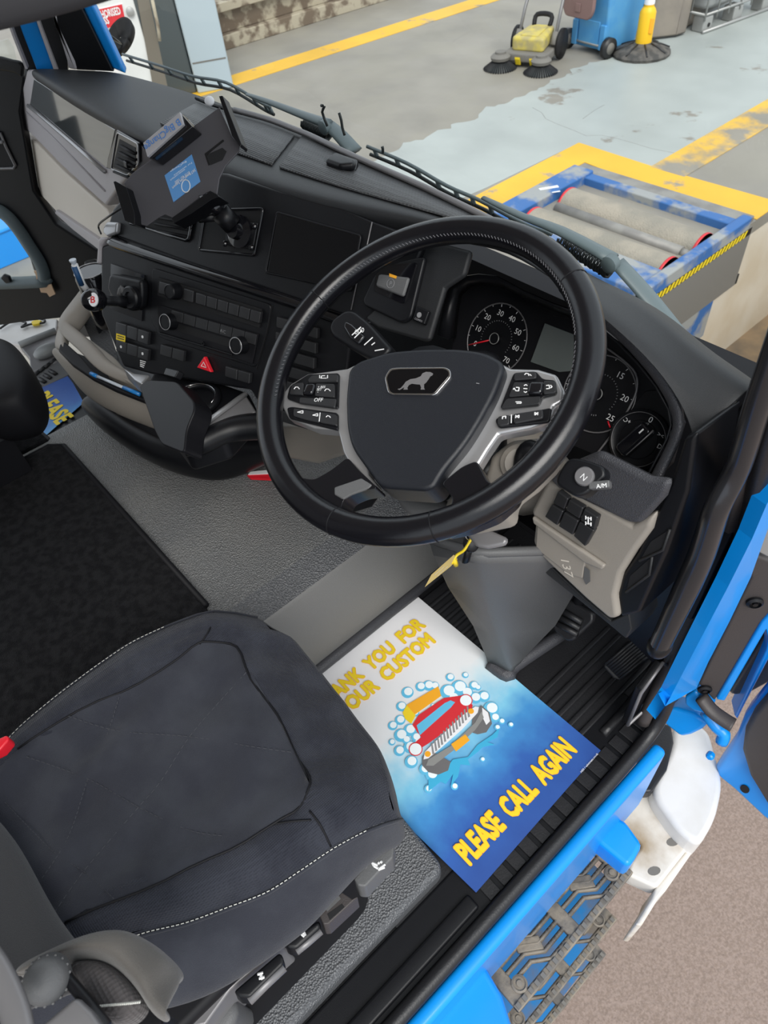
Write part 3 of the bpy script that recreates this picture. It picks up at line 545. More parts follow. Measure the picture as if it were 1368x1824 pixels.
# ---- centre console, upper fascia
def plane3(p0, p1, p2):
    r = p1 - p0; return Frame(p0, r, p2 - p0)
FU = plane3(pz((190, 415), .70), pz((560, 540), .70), pz((530, 352), .825))
up = plate('upper_fascia', FU, k('Z', [(196, 418), (190, 404), (200, 372), (260, 300), (402, 308), (500, 340), (605, 368), (664, 394), (758, 428), (742, 470), (650, 575), (562, 546), (470, 514), (330, 468)]), -.05, 0, MT['black'], dash, bevel=.006)
plate('corner_button', FU, k('T', [(15, 1120), (40, 1070), (130, 1075), (120, 1165), (45, 1195), (10, 1160)]), -.002, .010, MT['silver'], up, bevel=.004)
uv = plate('centre_vent', FU, k('T', [(240, 1080), (430, 960), (745, 1040), (705, 1225), (640, 1222)]), 0, .002, MT['hole'], dash)
tube('vent_frame', FU.poly(k('T', [(240, 1085), (690, 1225), (715, 1205), (745, 1050)]), .003), .003, MT['gloss'], uv, n=6)
for i in range(3): tube('slat', FU.poly(k('T', [(440, 1030 + i * 55), (725 - i * 10, 1080 + i * 55)]), .002), .004, MT['blackmatt'], uv, n=6, flat=.5)
by = plate('device_bay', FU, k('T', [(850, 975), (1318, 965), (1245, 1340), (795, 1295)]), 0, .0015, MT['hole'], dash)
tube('bay_rim', rounded(FU.poly(k('T', [(850, 975), (1318, 965), (1245, 1345), (795, 1300)]), .002), .006), .0025, MT['gloss'], by, closed=True, n=6)
plate('bay_plate', FU, k('T', [(1010, 1060), (1270, 1080), (1230, 1300), (1010, 1260)]), .0015, .006, MT['black'], by, bevel=.003)
for q in ((1010, 1250), (1225, 1280), (1010, 1090), (1250, 1110)): lathe('screw', FU.hit(k1('T', *q), .006), FU.n, [(.005, 0), (.005, .003), (.003, .005), (0, .005)], MT['gloss'], by, n=10)
ds = plate('display_screen', FU, k('F', [(150, 100), (655, 243), (600, 560), (560, 580), (90, 460)]), .001, .004, MT['screen'], dash, bevel=.001)
tube('screen_rim', rounded(FU.poly(k('F', [(148, 96), (660, 240), (600, 575), (80, 462)]), .002), .005), .002, MT['black'], ds, closed=True, n=6)
tube('panel_joint', FU.poly(k('F', [(728, 155), (690, 330), (640, 500), (600, 690)]), .0005), .0011, MT['greytrim'], up, n=5)
# shelf between the upper and lower fascia
FL = plane3(pz((175, 430), .69), pz((560, 548), .69), pz((275, 665), .50)); FL = Frame(FL.o, FL.r, -(pz((275, 665), .50) - FL.o) + FL.r * 0)
sh = [FU.hit(p, -.002) for p in [(190, 412), (330, 464), (470, 511), (562, 543), (650, 572)]]; sl_ = [FL.hit(p, .012) for p in [(182, 432), (318, 478), (455, 522), (555, 556), (640, 590)]]
surf('console_shelf', [[p + FU.n * .004 for p in sh], [p.lerp(q, .35) + V((0, .03, -.004)) for p, q in zip(sh, sl_)], [p.lerp(q, .8) + V((0, .012, .004)) for p, q in zip(sh, sl_)], sl_, [p + V((0, .01, -.012)) for p in sl_]], MT['gloss'], dash, sub=2, solid=.003, off=-1)
# lower fascia
lf = plate('lower_fascia', FL, k('E', [(98, 130), (180, 110), (420, 200), (900, 350), (1300, 480), (1640, 600), (1600, 900), (1300, 1150), (1090, 1140), (1010, 1010), (400, 912), (235, 868), (100, 545)]), -.06, 0, MT['black'], dash, bevel=.006)
plate('side_cheek', FL, k('D', [(680, 300), (700, 280), (740, 290), (700, 345), (695, 470), (668, 470)]), -.03, .003, MT['greige'], dash, bevel=.004)
plate('console_plate', FL, k('E', [(412, 262), (1140, 488), (1115, 640), (1045, 872), (460, 690), (405, 575)]), 0, .003, MT['black'], lf, bevel=.0015, rnd=.01)
def quadrow(p00, p10, p11, p01, n, gap=.1):      # n cells of a bar seen between four corners
    out = []
    for i in range(n):
        t0, t1 = (i + gap / 2) / n, (i + 1 - gap / 2) / n; L_ = lambda a, b, t: (a[0] + (b[0] - a[0]) * t, a[1] + (b[1] - a[1]) * t)
        out.append([L_(p00, p10, t0), L_(p00, p10, t1), L_(p01, p11, t1), L_(p01, p11, t0)])
    return out
rd = plate('radio', FL, k('E', [(452, 322), (1082, 515), (1066, 628), (445, 432)]), .003, .006, MT['hole'], dash)
for q in quadrow((675, 412), (1078, 535), (1066, 605), (672, 478), 6): plate('button', FL, k('E', q), .005, .013, MT['button'], rd, bevel=.0018)
for q in ([(455, 345), (515, 362), (510, 438), (450, 418)], [(606, 388), (664, 405), (658, 478), (600, 460)]): plate('button', FL, k('E', q), .005, .012, MT['button'], rd, bevel=.0018)
def knob(c, parent, r=.014, ring=None):
    o = FL.hit(k1('E', *c), .016); b_ = lathe('knob', o - FL.n * .012, FL.n, [(r * 1.08, 0), (r * 1.05, .006), (r, .014), (r * .96, .020), (r * .82, .0215), (r * .80, .0205), (0, .0205)], MT['black'], parent, n=28)
    if ring: tube('knob_ring', [o + FL.n * .0082 + (FL.r * math.cos(i * math.pi / 16) + FL.u * math.sin(i * math.pi / 16)) * r * .95 for i in range(32)], .0008, MT['silver'], parent, closed=True, n=6)
    return b_
knob((540, 408), rd)
cp = plate('climate_panel', FL, k('E', [(445, 488), (1060, 668), (1022, 850), (455, 655)]), .003, .006, MT['blackmatt'], dash, bevel=.001)
for q in quadrow((530, 520), (1052, 672), (1042, 735), (524, 580), 7, .06): plate('button', FL, k('E', q), .006, .009, MT['button'], cp, bevel=.001)
plate('slot', FL, k('E', [(575, 605), (895, 700), (880, 745), (565, 645)]), .006, .0066, MT['hole'], cp)
plate('slot_lip', FL, k('E', [(455, 655), (720, 735), (900, 790), (900, 800), (720, 745), (455, 668)]), .006, .010, MT['black'], cp, bevel=.001)
knob((512, 592), cp, .0145, True); knob((942, 735), cp, .0145, True)
lathe('jack', FL.hit(k1('E', 728, 724), .008), FL.n, [(.004, 0), (.004, .003), (.002, .003), (.002, 0), (0, 0)], MT['black'], cp, n=12)
text('ac_mark', FL, 'A/C', *FL.loc(k1('E', 828, 652), .009), .0092, .008, MT['inkdim'], cp, rot=-.05)
for i, q in enumerate(quadrow((190, 592), (392, 655), (385, 735), (188, 665), 3, .06) + quadrow((192, 700), (392, 762), (385, 832), (190, 768), 3, .06)):
    o = plate('switch', FL, k('E', q), .0, .009, MT['button'], lf, bevel=.0018)
    if i in (2, 3, 5): 
        cpx = k1('E', sum(p[0] for p in q) / 4, sum(p[1] for p in q) / 4); lathe('symbol', FL.hit(cpx, .009), FL.n, [(.0028, 0), (.0028, .0004), (0, .0004)], MT['ink'], lf, n=10)
yl = plate('warning_sticker', FL, k('E', [(195, 662), (250, 678), (248, 716), (194, 700)]), .009, .0096, MT['yellow'], lf)
for i in range(2): tubes('sticker_print', [(FL.hit(k1('E', 203, 676 + i * 14), .0098), FL.hit(k1('E', 242, 687 + i * 14), .0098))], .0011, MT['black'], lf, n=4)
for i in range(4): tubes('sticker_print', [(FL.hit(k1('E', 342, 828 + i * 11), .0008), FL.hit(k1('E', 374 - 4 * i, 837 + i * 11), .0008))], .0012, MT['ink'], lf, n=4)
for q in quadrow((462, 728), (608, 770), (602, 838), (456, 792), 2, .08) + quadrow((856, 862), (1012, 908), (1006, 972), (852, 925), 2, .08): plate('switch', FL, k('E', q), .0, .009, MT['button'], lf, bevel=.0018)
hz = prism('hazard_button', FL.poly(k('E', [(728, 803), (772, 902), (683, 872)]), .010), FL.n * -.009, MT['redglow'], dash, bevel=.002)
tube('triangle_print', FL.poly(k('E', [(727, 838), (745, 872), (712, 862)]), .0104), .0009, MT['ink'], hz, closed=True, n=4)
plate('lower_seam', FL, k('E', [(1140, 490), (1148, 492), (1120, 650), (1050, 880), (1044, 878), (1112, 645)]), .0, .001, MT['hole'], lf)
for i in range(7):
    y0 = 560 + i * 92; q = [(1170 - i * 6, y0), (1420 - i * 10, y0 + 70), (1418 - i * 10, y0 + 138), (1168 - i * 6, y0 + 68)]
    plate('switch', FL, k('E', q), .0, .009, MT['button'], lf, bevel=.002)

# ---- brake switch panel between console and cluster
FB = yawframe(pz((696, 505), .75), 6, 38)
bpn = plate('brake_panel', FB, k('F', [(735, 160), (1060, 260), (1330, 330), (1290, 480), (1170, 560), (1075, 880), (1040, 880), (760, 800), (600, 690), (640, 520)]), -.012, 0, MT['dash'], dash, bevel=.005)
plate('brake_bezel', FB, k('F', [(740, 475), (800, 400), (1010, 368), (1050, 368), (960, 745), (905, 772), (680, 665), (668, 630)]), 0, .010, MT['black'], bpn, bevel=.006, rnd=.008)
plate('brake_well', FB, k('F', [(752, 470), (820, 420), (1000, 400), (920, 655), (735, 575)]), .010, .012, MT['gloss'], bpn, rnd=.005)
sw = plate('brake_switch', FB, k('F', [(765, 470), (952, 492), (915, 612), (745, 545)]), .012, .019, MT['grey'], bpn, bevel=.004)
plate('indicator_light', FB, k('F', [(832, 468), (877, 484), (872, 500), (832, 488)]), .019, .0200, MT['orange'], bpn)
cpk = FB.loc(k1('F', 840, 530), .0195)
tube('park_symbol', [FB.w(cpk[0] + .0065 * math.cos(i * math.pi / 8), cpk[1] + .0065 * math.sin(i * math.pi / 8), .0194) for i in range(16)], .0005, MT['inkdim'], bpn, closed=True, n=4)
text('park_letter', FB, 'P', cpk[0], cpk[1] - .003, .0194, .009, MT['inkdim'], bpn, align='CENTER')
cs = plate('comfort_switch', FB, k('F', [(998, 665), (1075, 700), (1045, 782), (970, 748)]), 0, .008, MT['black'], bpn, bevel=.002)
lathe('symbol', FB.hit(k1('F', 1015, 722), .008), FB.n, [(.004, 0), (.004, .0004), (0, .0004)], MT['inkdim'], bpn, n=12)
text('symbol', FB, 'COMFO', *FB.loc(k1('F', 986, 748), .008), .0082, .004, MT['inkdim'], bpn, bold=.01)
# ---- open tray on the passenger side of the console
tr = thing('console_tray', 'beige moulded storage tray below the console switches with dark liner', 'tray', pz((200, 680), .3))
def zz(c, pts, z): return [pz(p, z) for p in k(c, pts)]
ro = [(640, 540), (575, 628), (500, 725), (425, 820), (393, 885), (400, 945), (470, 1015), (560, 1090), (640, 1190), (760, 1268), (950, 1335), (1020, 1365)]; ri = [(690, 580), (625, 670), (560, 770), (505, 835), (478, 868), (500, 880), (570, 930), (645, 1000), (700, 1050), (745, 1120), (860, 1195), (1000, 1290)]
rz = [.50, .50, .49, .48, .475, .47, .47, .47, .465, .46, .46, .46]
io = [pz(p, z - .018) for p, z in zip(k('D', ro), rz)]; ii = [pz(p, z) for p, z in zip(k('D', ri), rz)]; im = [p.lerp(q, .45) + V((0, 0, .010)) for p, q in zip(io, ii)]
surf('upper_rail', [[p + V((0, .016, -.010)) for p in io], io, [p.lerp(q, .3) for p, q in zip(io, im)], im, ii, [p + V((0, .004, -.04)) for p in ii]], MT['beige'], tr, sub=2, solid=.006, off=-1)
top_ = zz('D', [(375, 1050), (500, 1170), (640, 1265), (800, 1345), (1020, 1430), (1300, 1540), (1560, 1600)], .425); bot_ = zz('D', [(375, 1070), (500, 1230), (590, 1370), (770, 1490), (1060, 1600), (1300, 1690), (1560, 1740)], .355)
surf('front_band', [[p + V((.004, .012, -.004)) for p in top_], top_, [p.lerp(q, .5) + V((.006, -.006, 0)) for p, q in zip(top_, bot_)], bot_], MT['beige'], tr, sub=2, solid=.008, off=-1)
surf('end_arm', [zz('D', [(375, 1060), (360, 1030), (400, 860), (470, 760), (575, 620)], .43), zz('D', [(440, 1060), (430, 980), (470, 860), (520, 790), (600, 680)], .465), zz('D', [(500, 1040), (490, 960), (520, 870), (560, 800), (640, 700)], .43)], MT['beige'], tr, sub=2, solid=.01, off=-1)
prism('tray_liner', zz('D', [(425, 985), (560, 1105), (640, 1200), (760, 1282), (1000, 1360), (1020, 1425), (800, 1340), (640, 1260), (500, 1165), (405, 1065)], .452), (0, 0, -.012), MT['blackmatt'], tr, bevel=.004)
prism('tray_floor', zz('D', [(560, 830), (640, 700), (720, 820), (820, 1130), (900, 1280), (760, 1180), (640, 1020)], .43), (0, 0, -.02), grille, tr)
prism('rail_slope', zz('D', [(560, 960), (640, 1000), (800, 1120), (860, 1190), (1000, 1260), (1000, 1360), (850, 1260), (730, 1195), (660, 1090)], .452), (0, 0, -.03), MT['beige'], tr, bevel=.004)
prism('side_shell', zz('D', [(575, 440), (680, 420), (690, 800), (640, 860), (590, 600)], .47), (0, 0, -.08), MT['black'], tr, bevel=.01)
lo0 = zz('O', [(395, 440), (470, 520), (560, 590), (720, 680), (830, 705), (960, 700), (1130, 660), (1320, 700)], .35); lo1 = zz('O', [(425, 478), (500, 565), (600, 645), (800, 775), (960, 832), (1080, 852), (1190, 812), (1330, 745)], .265)
surf('bumper', [[p + V((.01, .03, .01)) for p in lo0], lo0, [p.lerp(q, .5) + V((.012, -.012, 0)) for p, q in zip(lo0, lo1)], lo1, [p + V((-.02, .05, -.004)) for p in lo1]], MT['black'], tr, sub=2, solid=.006, off=-1)
prism('back_fill', zz('O', [(400, 440), (560, 560), (720, 650), (950, 680), (1300, 700), (1320, 640), (900, 400), (600, 300), (330, 200), (300, 260)], .33), (0, 0, -.02), MT['blackmatt'], tr)
plate('right_band', yawframe(pz((560, 790), .42), 0, 10), k('H', [(110, 360), (340, 365), (370, 400), (372, 480), (260, 520), (160, 500), (-60, 440), (-60, 400)]), -.04, 0, MT['beige'], tr, bevel=.008)
pn = thing('pen', 'transparent ballpoint pen with blue cap lying in the beige tray', 'pen', pz((200, 690), .44))
p0, p1, p2, p3, p4 = zz('D', [(632, 1232), (676, 1252), (860, 1330), (915, 1350), (975, 1378)], .458)
tube('cap', [p0, p1], .0042, MT['penblue'], pn, n=8); tube('barrel', [p1, p2], .0033, MT['clearp'], pn, n=8); tube('cap', [p2, p4], .0042, MT['penblue'], pn, n=8)
# second pen standing in the gap beside the lever
p2n = thing('pen', 'white and navy pen standing upright beside the red badged lever', 'pen', pz((155, 520), .5))
a, b, c = px(k1('D', 610, 660), -1.30), px(k1('D', 575, 610), -1.30), px(k1('D', 515, 465), -1.30)
tube('barrel', [a, b, b.lerp(c, .95)], .006, MT['ink'], p2n, n=10); tube('grip', [b.lerp(c, .02) + V((.003, -.003, 0)), b.lerp(c, .9) + V((.003, -.003, 0))], .0052, MT['navy'], p2n, n=10); lathe('button', c, c - b, [(.0045, 0), (.0065, .004), (.0065, .007), (0, .007)], MT['clearp'], p2n, n=10)
# round dark bottle behind the lever
bt = thing('drink_can', 'dark round container standing in the tray behind the badged lever', 'container', px(k1('D', 640, 560), -1.40))
cc = px(k1('D', 625, 520), -1.42); lathe('body', cc - V((0, 0, .12)), (0, 0, 1), [(.030, 0), (.034, .01), (.034, .11), (.030, .12), (.0, .12)], MT['gloss'], bt, n=24); tube('rim', [cc + V((.031 * math.cos(i * math.pi / 12), .031 * math.sin(i * math.pi / 12), .001)) for i in range(24)], .0012, MT['silver'], bt, closed=True, n=5)
# ---- control lever with round badge
lv = thing('control_lever', 'black lever knob with red badge projecting from the left of the console', 'lever', FL.hit(k1('E', 260, 430), 0))
plate('mount_plate', FL, k('E', [(162, 238), (366, 308), (350, 588), (155, 512)]), 0, .003, MT['gloss'], lv)
plate('housing', FL, k('E', [(150, 300), (250, 320), (345, 340), (352, 420), (340, 510), (280, 530), (190, 490), (135, 390)]), .003, .022, MT['black'], lv, bevel=.006, rnd=.008)
lathe('dial', FL.hit(k1('E', 305, 445), .02), FL.n, [(.021, 0), (.021, .010), (.018, .013), (.011, .013), (.010, .010), (0, .010)], MT['black'], lv, n=28)
tube('lug', FL.poly(k('E', [(215, 430), (228, 385), (240, 420)]), .026), .005, MT['grey'], lv, sm=3, n=8)
kb = FL.hit(k1('E', 60, 460), .085); sb = FL.hit(k1('E', 250, 470), .028)
tube('stick', [sb, sb.lerp(kb, .25), sb.lerp(kb, .5), kb], lambda f: .013 - .004 * min(1, f * 3), MT['black'], lv, n=12)
kd = (kb - sb).normalized(); sdv = kd.cross(V((0, 0, 1))).normalized(); upv = sdv.cross(kd)
ellipsoid('knob', kb, (sdv * .017, upv * .021, kd * .024), MT['gloss'], lv)
nc = (CAM - kb).normalized(); FKb = Frame(kb + nc * .0175, CX, -CY)
prism('badge', [FKb.w(.0085 * math.cos(i * math.pi / 10), .0125 * math.sin(i * math.pi / 10), .0035) for i in range(20)], FKb.n * -.003, MT['paperwhite'], lv)
text('badge_letter', FKb, 'B', -.0045, -.006, .0036, .017, MT['red'], lv, bold=.02)
# ---- drinks holder with folding flap, silver strut and black arm
cu = thing('cup_holder', 'black folding drinks holder with silver ring below the hazard button', 'cup holder', pz((320, 740), .40))
prism('bracket', zz('O', [(720, 350), (770, 262), (800, 262), (1210, 400), (1250, 480), (1100, 640), (905, 700), (800, 560), (680, 400)], .50), (0, 0, -.05), MT['black'], cu, bevel=.01, seg=3)
prism('side_cheek', zz('O', [(600, 288), (645, 312), (730, 322), (690, 365), (655, 345)], .50), (0, 0, -.03), MT['silver'], cu, bevel=.003)
FCU = Frame(pz(k1('O', 800, 480), .53), (1, -.25, 0), (.15, .75, .6))
plate('flap', FCU, k('O', [(676, 372), (720, 345), (860, 352), (945, 452), (948, 495), (908, 590), (897, 705), (785, 660), (750, 590)]), -.035, .004, MT['flap'], cu, bevel=.012, seg=4, rnd=.012)
plate('icon_button', FCU, k('O', [(808, 285), (870, 300), (850, 335), (795, 320)]), -.004, .010, MT['black'], cu, bevel=.002)
rc = pz(k1('O', 950, 445), .505)
for r_, z_, m_ in ((.043, 0, 'black'), (.046, -.02, 'dash'), (.044, -.04, 'black')): tube('ring', [rc + V((r_ * math.cos(i * math.pi / 16), r_ * math.sin(i * math.pi / 16), z_)) for i in range(32)], .007, MT[m_], cu, closed=True, n=10)
tube('ring_edge', [rc + V((.040 * math.cos(a_), .040 * math.sin(a_), .006)) for a_ in [math.radians(20 + i * 14) for i in range(12)]], .0012, MT['chrome'], cu, n=5)
prism('well', [rc + V((.04 * math.cos(i * math.pi / 12), .04 * math.sin(i * math.pi / 12), -.045)) for i in range(24)], (0, 0, -.003), MT['hole'], cu)
prism('strut', zz('O', [(903, 632), (1195, 412), (1250, 500), (1100, 570), (985, 612), (930, 652)], .515), (0, 0, -.03), MT['greytrim'], cu, bevel=.004)
tube('strut_edge', zz('O', [(905, 630), (1050, 522), (1198, 414)], .519), .005, MT['silver'], cu, n=8)
tube('arm', zz('O', [(905, 670), (980, 655), (1090, 605), (1180, 580), (1330, 570)], .50), lambda f: .019 + .006 * f, MT['black'], cu, sm=4, n=10)
# ---- steering column: shroud, lower duct, stalks
co = thing('steering_column', 'grey steering column with beige shroud under the wheel and flared foot', 'steering column', (-.45, .55, 0))
WN = V((0, -math.cos(math.radians(63.4)), math.sin(math.radians(63.4)))); FW = Frame((-.538, .469, .763), (1, 0, 0), (0, WN.z, -WN.y))
tube('shroud', [FW.w(0, -.01, -.10), FW.w(.0, -.005, -.13), V((-.52, .60, .56)), V((-.50, .66, .46))], lambda f: .075 + .01 * f, MT['beige'], co, sm=3, n=16, flat=.8)
duct = [(.50, (-.56, .50), (-.36, .50), (-.34, .66), (-.58, .66)), (.40, (-.555, .515), (-.36, .51), (-.34, .67), (-.575, .67)), (.2, (-.52, .53), (-.40, .525), (-.37, .69), (-.54, .69)), (.06, (-.475, .545), (-.415, .54), (-.375, .71), (-.50, .71)), (.02, (-.475, .545), (-.41, .54), (-.37, .71), (-.50, .71))]
vs, fs = [], []
dL = [(.46, k1('I', 285, 420), k1('I', 315, 470), k1('I', 330, 485), k1('I', 720, 470)), ]
lefte = [pz((768, 962), .44), pz((775, 985), .43), pz((800, 1040), .30), pz((845, 1110), .16), pz((868, 1165), .05), pz((872, 1182), .02)]
mide = [pz((850, 985), .46), pz((858, 1000), .44), pz((868, 1060), .30), pz((890, 1130), .16), pz((908, 1185), .05), pz((910, 1198), .02)]
righte = [pz((1050, 978), .44), pz((1043, 996), .42), pz((1020, 1050), .30), pz((985, 1110), .16), pz((932, 1165), .05), pz((917, 1186), .02)]
surf('lower_duct', [lefte, [p.lerp(q, .9) for p, q in zip(lefte, mide)], mide, [p.lerp(q, .08) for p, q in zip(mide, righte)], righte, [p + V((-.04, .10, 0)) for p in righte]], MT['grey'], co, solid=.006, off=-1)
tube('duct_rim', [lefte[0], mide[0].lerp(lefte[0], .1), mide[0].lerp(righte[0], .1), righte[0]], .008, MT['grey'], co, n=8)
tube('foot_seal', [lefte[-1], mide[-1] + V((0, -.01, 0)), righte[-1], pz((1000, 1130), .02)], .014, MT['dashgrain'], co, sm=4, n=8)
FWm = Frame(FW.w(0, 0, -.075), FW.r, FW.u)
plate('shroud_side', FWm, k('I', [(190, 270), (330, 200), (350, 120), (430, 60), (560, 50), (590, 110), (500, 200), (420, 260), (420, 330), (240, 370), (180, 330)]), -.06, 0, MT['beige'], co, bevel=.012, seg=3)
plate('adjuster_bracket', FWm, k('I', [(262, 405), (330, 385), (420, 425), (410, 450), (345, 462), (300, 455)]), -.06, -.05, MT['greytrim'], co, bevel=.008)
lathe('lock_barrel', FWm.hit(k1('I', 465, 155), 0), FWm.n + V((.5, -.3, 0)), [(.024, -.01), (.024, .006), (.018, .010), (.018, .014), (0, .014)], MT['beige'], co, n=24)
ellipsoid('lock_cap', FWm.hit(k1('I', 500, 160), .015), (CX * .02, CY * .03, CZ * .018), MT['black'], co)
plate('shroud_lower', FWm, k('H', [(560, 620), (740, 640), (830, 680), (850, 760), (780, 720), (640, 720), (600, 690)]), -.03, -.01, MT['grey'], co, bevel=.008)
plate('boss', FWm, k('H', [(640, 30), (1000, 30), (1000, 560), (760, 640), (480, 600), (480, 300)]), -.06, .0, MT['black'], co, bevel=.02)
tube('boss_link', [V((-.538, .469, .763)) - WN * .02, V((-.538, .469, .763)) - WN * .10], .05, MT['black'], co, n=16)
FST = Frame(pz((650, 595), .765), (1, .1, 0), (0, .8, .6))
ls = plate('left_stalk', FST, k('F', [(458, 800), (480, 745), (560, 688), (610, 690), (700, 760), (850, 930), (760, 1010), (640, 950), (480, 850)]), -.022, .004, MT['black'], co, bevel=.009, seg=3, rnd=.01)
plate('stalk_collar', FST, k('F', [(560, 755), (600, 775), (680, 850), (640, 900), (590, 860), (550, 795)]), .004, .010, MT['gloss'], ls, bevel=.003)
for i, (q0, q1) in enumerate((((605, 845), (660, 795)), ((620, 862), (668, 815)), ((680, 905), (732, 858)), ((725, 905), (745, 890)), ((745, 940), (800, 930)))): tubes('stalk_mark', [(FST.hit(k1('F', *q0), .0106 if i < 2 else .0045), FST.hit(k1('F', *q1), .0106 if i < 2 else .0045))], .0009, MT['ink'], ls, n=4)
text('stalk_mark', FST, '000', *FST.loc(k1('F', 622, 842), .0106), .0106, .010, MT['ink'], ls, rot=.62)
FRS = Frame(pz((1045, 850), .70), (1, .1, 0), (0, .75, .66))
rs = plate('right_stalk', FRS, k('I', [(600, 190), (640, 130), (700, 140), (770, 165), (778, 200), (700, 272), (660, 275), (590, 230)]), -.028, 0, MT['black'], co, bevel=.010, seg=3, rnd=.01)
c_ = FRS.loc(k1('I', 700, 203), 0); lathe('gear_button', FRS.w(c_[0], c_[1], 0), FRS.n, [(.0115, 0), (.0115, .004), (.010, .006), (0, .006)], MT['greytrim'], rs, n=24)
text('gear_letter', FRS, 'N', c_[0] - .003, c_[1] - .0035, .0062, .010, MT['ink'], rs, rot=-.3)
fbox('mode_button', FRS, *FRS.loc(k1('I', 752, 232), .002), .024, .009, -.01, .004, MT['grey'], rs, bevel=.002, rot=.55)
text('mode_mark', FRS, 'A/M', *FRS.loc(k1('I', 742, 246), .0042), .0042, .007, MT['ink'], rs, rot=.6, bold=.02)
# ---- ignition key with tag
ky = thing('ignition_key', 'black ignition key with yellow cable tie hanging under the wheel rim', 'key', pz((838, 975), .62))
kp = lambda x, y: px(k1('I', x, y), -.44)
ellipsoid('key_head', kp(285, 445), (CX * .012, CY * .014, CZ * .006), MT['black'], ky)
tube('key_body', [kp(282, 455), kp(265, 512)], .0075, MT['black'], ky, n=8, flat=.6)
tube('key_ring', [kp(285 + 20 * math.cos(i * math.pi / 10), 415 + 20 * math.sin(i * math.pi / 10)) for i in range(20)], .0011, MT['chrome'], ky, closed=True, n=6)
tube('cable_tie', [kp(285, 430), kp(260, 470), kp(232, 490), kp(215, 520)], .0022, MT['yellow'], ky, sm=4, n=6); tube('cable_tie', [kp(222, 505), kp(230, 525)], .004, MT['yellow'], ky, n=6)
tg = thing('key_tag', 'small tan paper tag tied to the ignition key', 'tag', kp(170, 545))
prism('card', [kp(222, 487), kp(236, 503), kp(210, 530), kp(116, 605), (kp(140, 560))], (.0006, -.0006, .0006), MT['tagm'], tg)
tubes('writing', [(kp(150, 562) - CZ * .002, kp(185, 530) - CZ * .002), (kp(160, 565) - CZ * .002, kp(200, 528) - CZ * .002)], .0006, MT['rust'], tg, n=4)
# ---- pedals
bk = thing('brake_pedal', 'black brake pedal with ridged rubber pad beside the grey column foot', 'pedal', pz((1010, 1100), .08))
FBP = Frame(pz(k1('I', 655, 725), .16), (1, 0, 0), (0, .6, .8))
plate('pad', FBP, k('I', [(575, 735), (605, 665), (640, 650), (730, 700), (730, 735), (655, 805), (630, 805), (585, 765)]), -.018, 0, MT['rubber'], bk, bevel=.006, rnd=.006)
for i in range(3):
    q = k('I', [(600 - i * 8 + 8, 685 + i * 25), (690 - i * 8, 735 + i * 22)]); tube('pad_rib', FBP.poly(q, .003), .006, MT['rubber'], bk, n=8)
tube('pedal_arm', [FBP.hit(k1('I', 660, 700), -.015), FBP.hit(k1('I', 660, 640), -.01) + V((0, .06, .10)), V((-.40, .84, .40))], .012, MT['blackmatt'], bk, n=8)
ac = thing('accelerator_pedal', 'black grooved accelerator pedal near the sill pocket', 'pedal', pz((1110, 1200), .02))
FAP = Frame(pz(k1('I', 860, 860), .09), (1, .2, 0), (0, .8, .6))
plate('pad', FAP, k('I', [(768, 885), (880, 790), (955, 830), (960, 850), (835, 948), (805, 940), (768, 900)]), -.015, 0, MT['rubber'], ac, bevel=.004)
for i in range(8):
    t = i / 7; tube('pad_rib', FAP.poly(k('I', [(775 + 52 * t, 888 + 52 * t), (882 + 66 * t, 797 + 46 * t)]), .001), .0035, MT['rubber'], ac, n=6)
tube('pedal_hinge', [FAP.hit(k1('I', 900, 800), -.02), FAP.hit(k1('I', 930, 760), -.02)], .02, MT['blackmatt'], ac, n=10)

# ================================================================ STEERING WHEEL
wh = thing('steering_wheel', 'black leather truck steering wheel with silver spokes and button pods', 'steering wheel', FW.o)
def wring(R_, off=0): return [FW.w(R_ * math.cos(i * 2 * math.pi / 96), R_ * math.sin(i * 2 * math.pi / 96), off) for i in range(96)]
RM = .2125
tube('rim', wring(RM), .0178, MT['leather'], wh, closed=True, n=18, flat=1.0)
def wang(p): a, b = FW.loc(p); return math.atan2(b, a)
for p in ((553, 522), (1022, 502), (598, 930), (775, 945)):       # leather joints round the rim
    an = wang(p); c = FW.w(RM * math.cos(an), RM * math.sin(an)); rd_ = FW.r * math.cos(an) + FW.u * math.sin(an)
    tube('rim_joint', [c + (rd_ * math.cos(i * math.pi / 9) + FW.n * math.sin(i * math.pi / 9)) * .0178 for i in range(18)], .0008, MT['blackmatt'], wh, closed=True, n=5)
segs = []
def stitch(a0, a1, n):
    for i in range(n):
        an = a0 + (a1 - a0) * i / n
        d1 = FW.r * math.cos(an) + FW.u * math.sin(an); d2 = FW.r * math.cos(an + .012) + FW.u * math.sin(an + .012)
        segs.append((FW.o + d1 * (RM - .0158) + FW.n * .0092, FW.o + d2 * (RM - .0142) + FW.n * .0118))
stitch(math.radians(40), math.radians(160), 84); stitch(math.radians(160), math.radians(222), 36); stitch(math.radians(0), math.radians(38), 22)
tubes('rim_stitching', segs, .00055, MT['darkthread'], wh, n=4)
FWh = Frame(FW.w(0, 0, -.012), FW.r, FW.u)
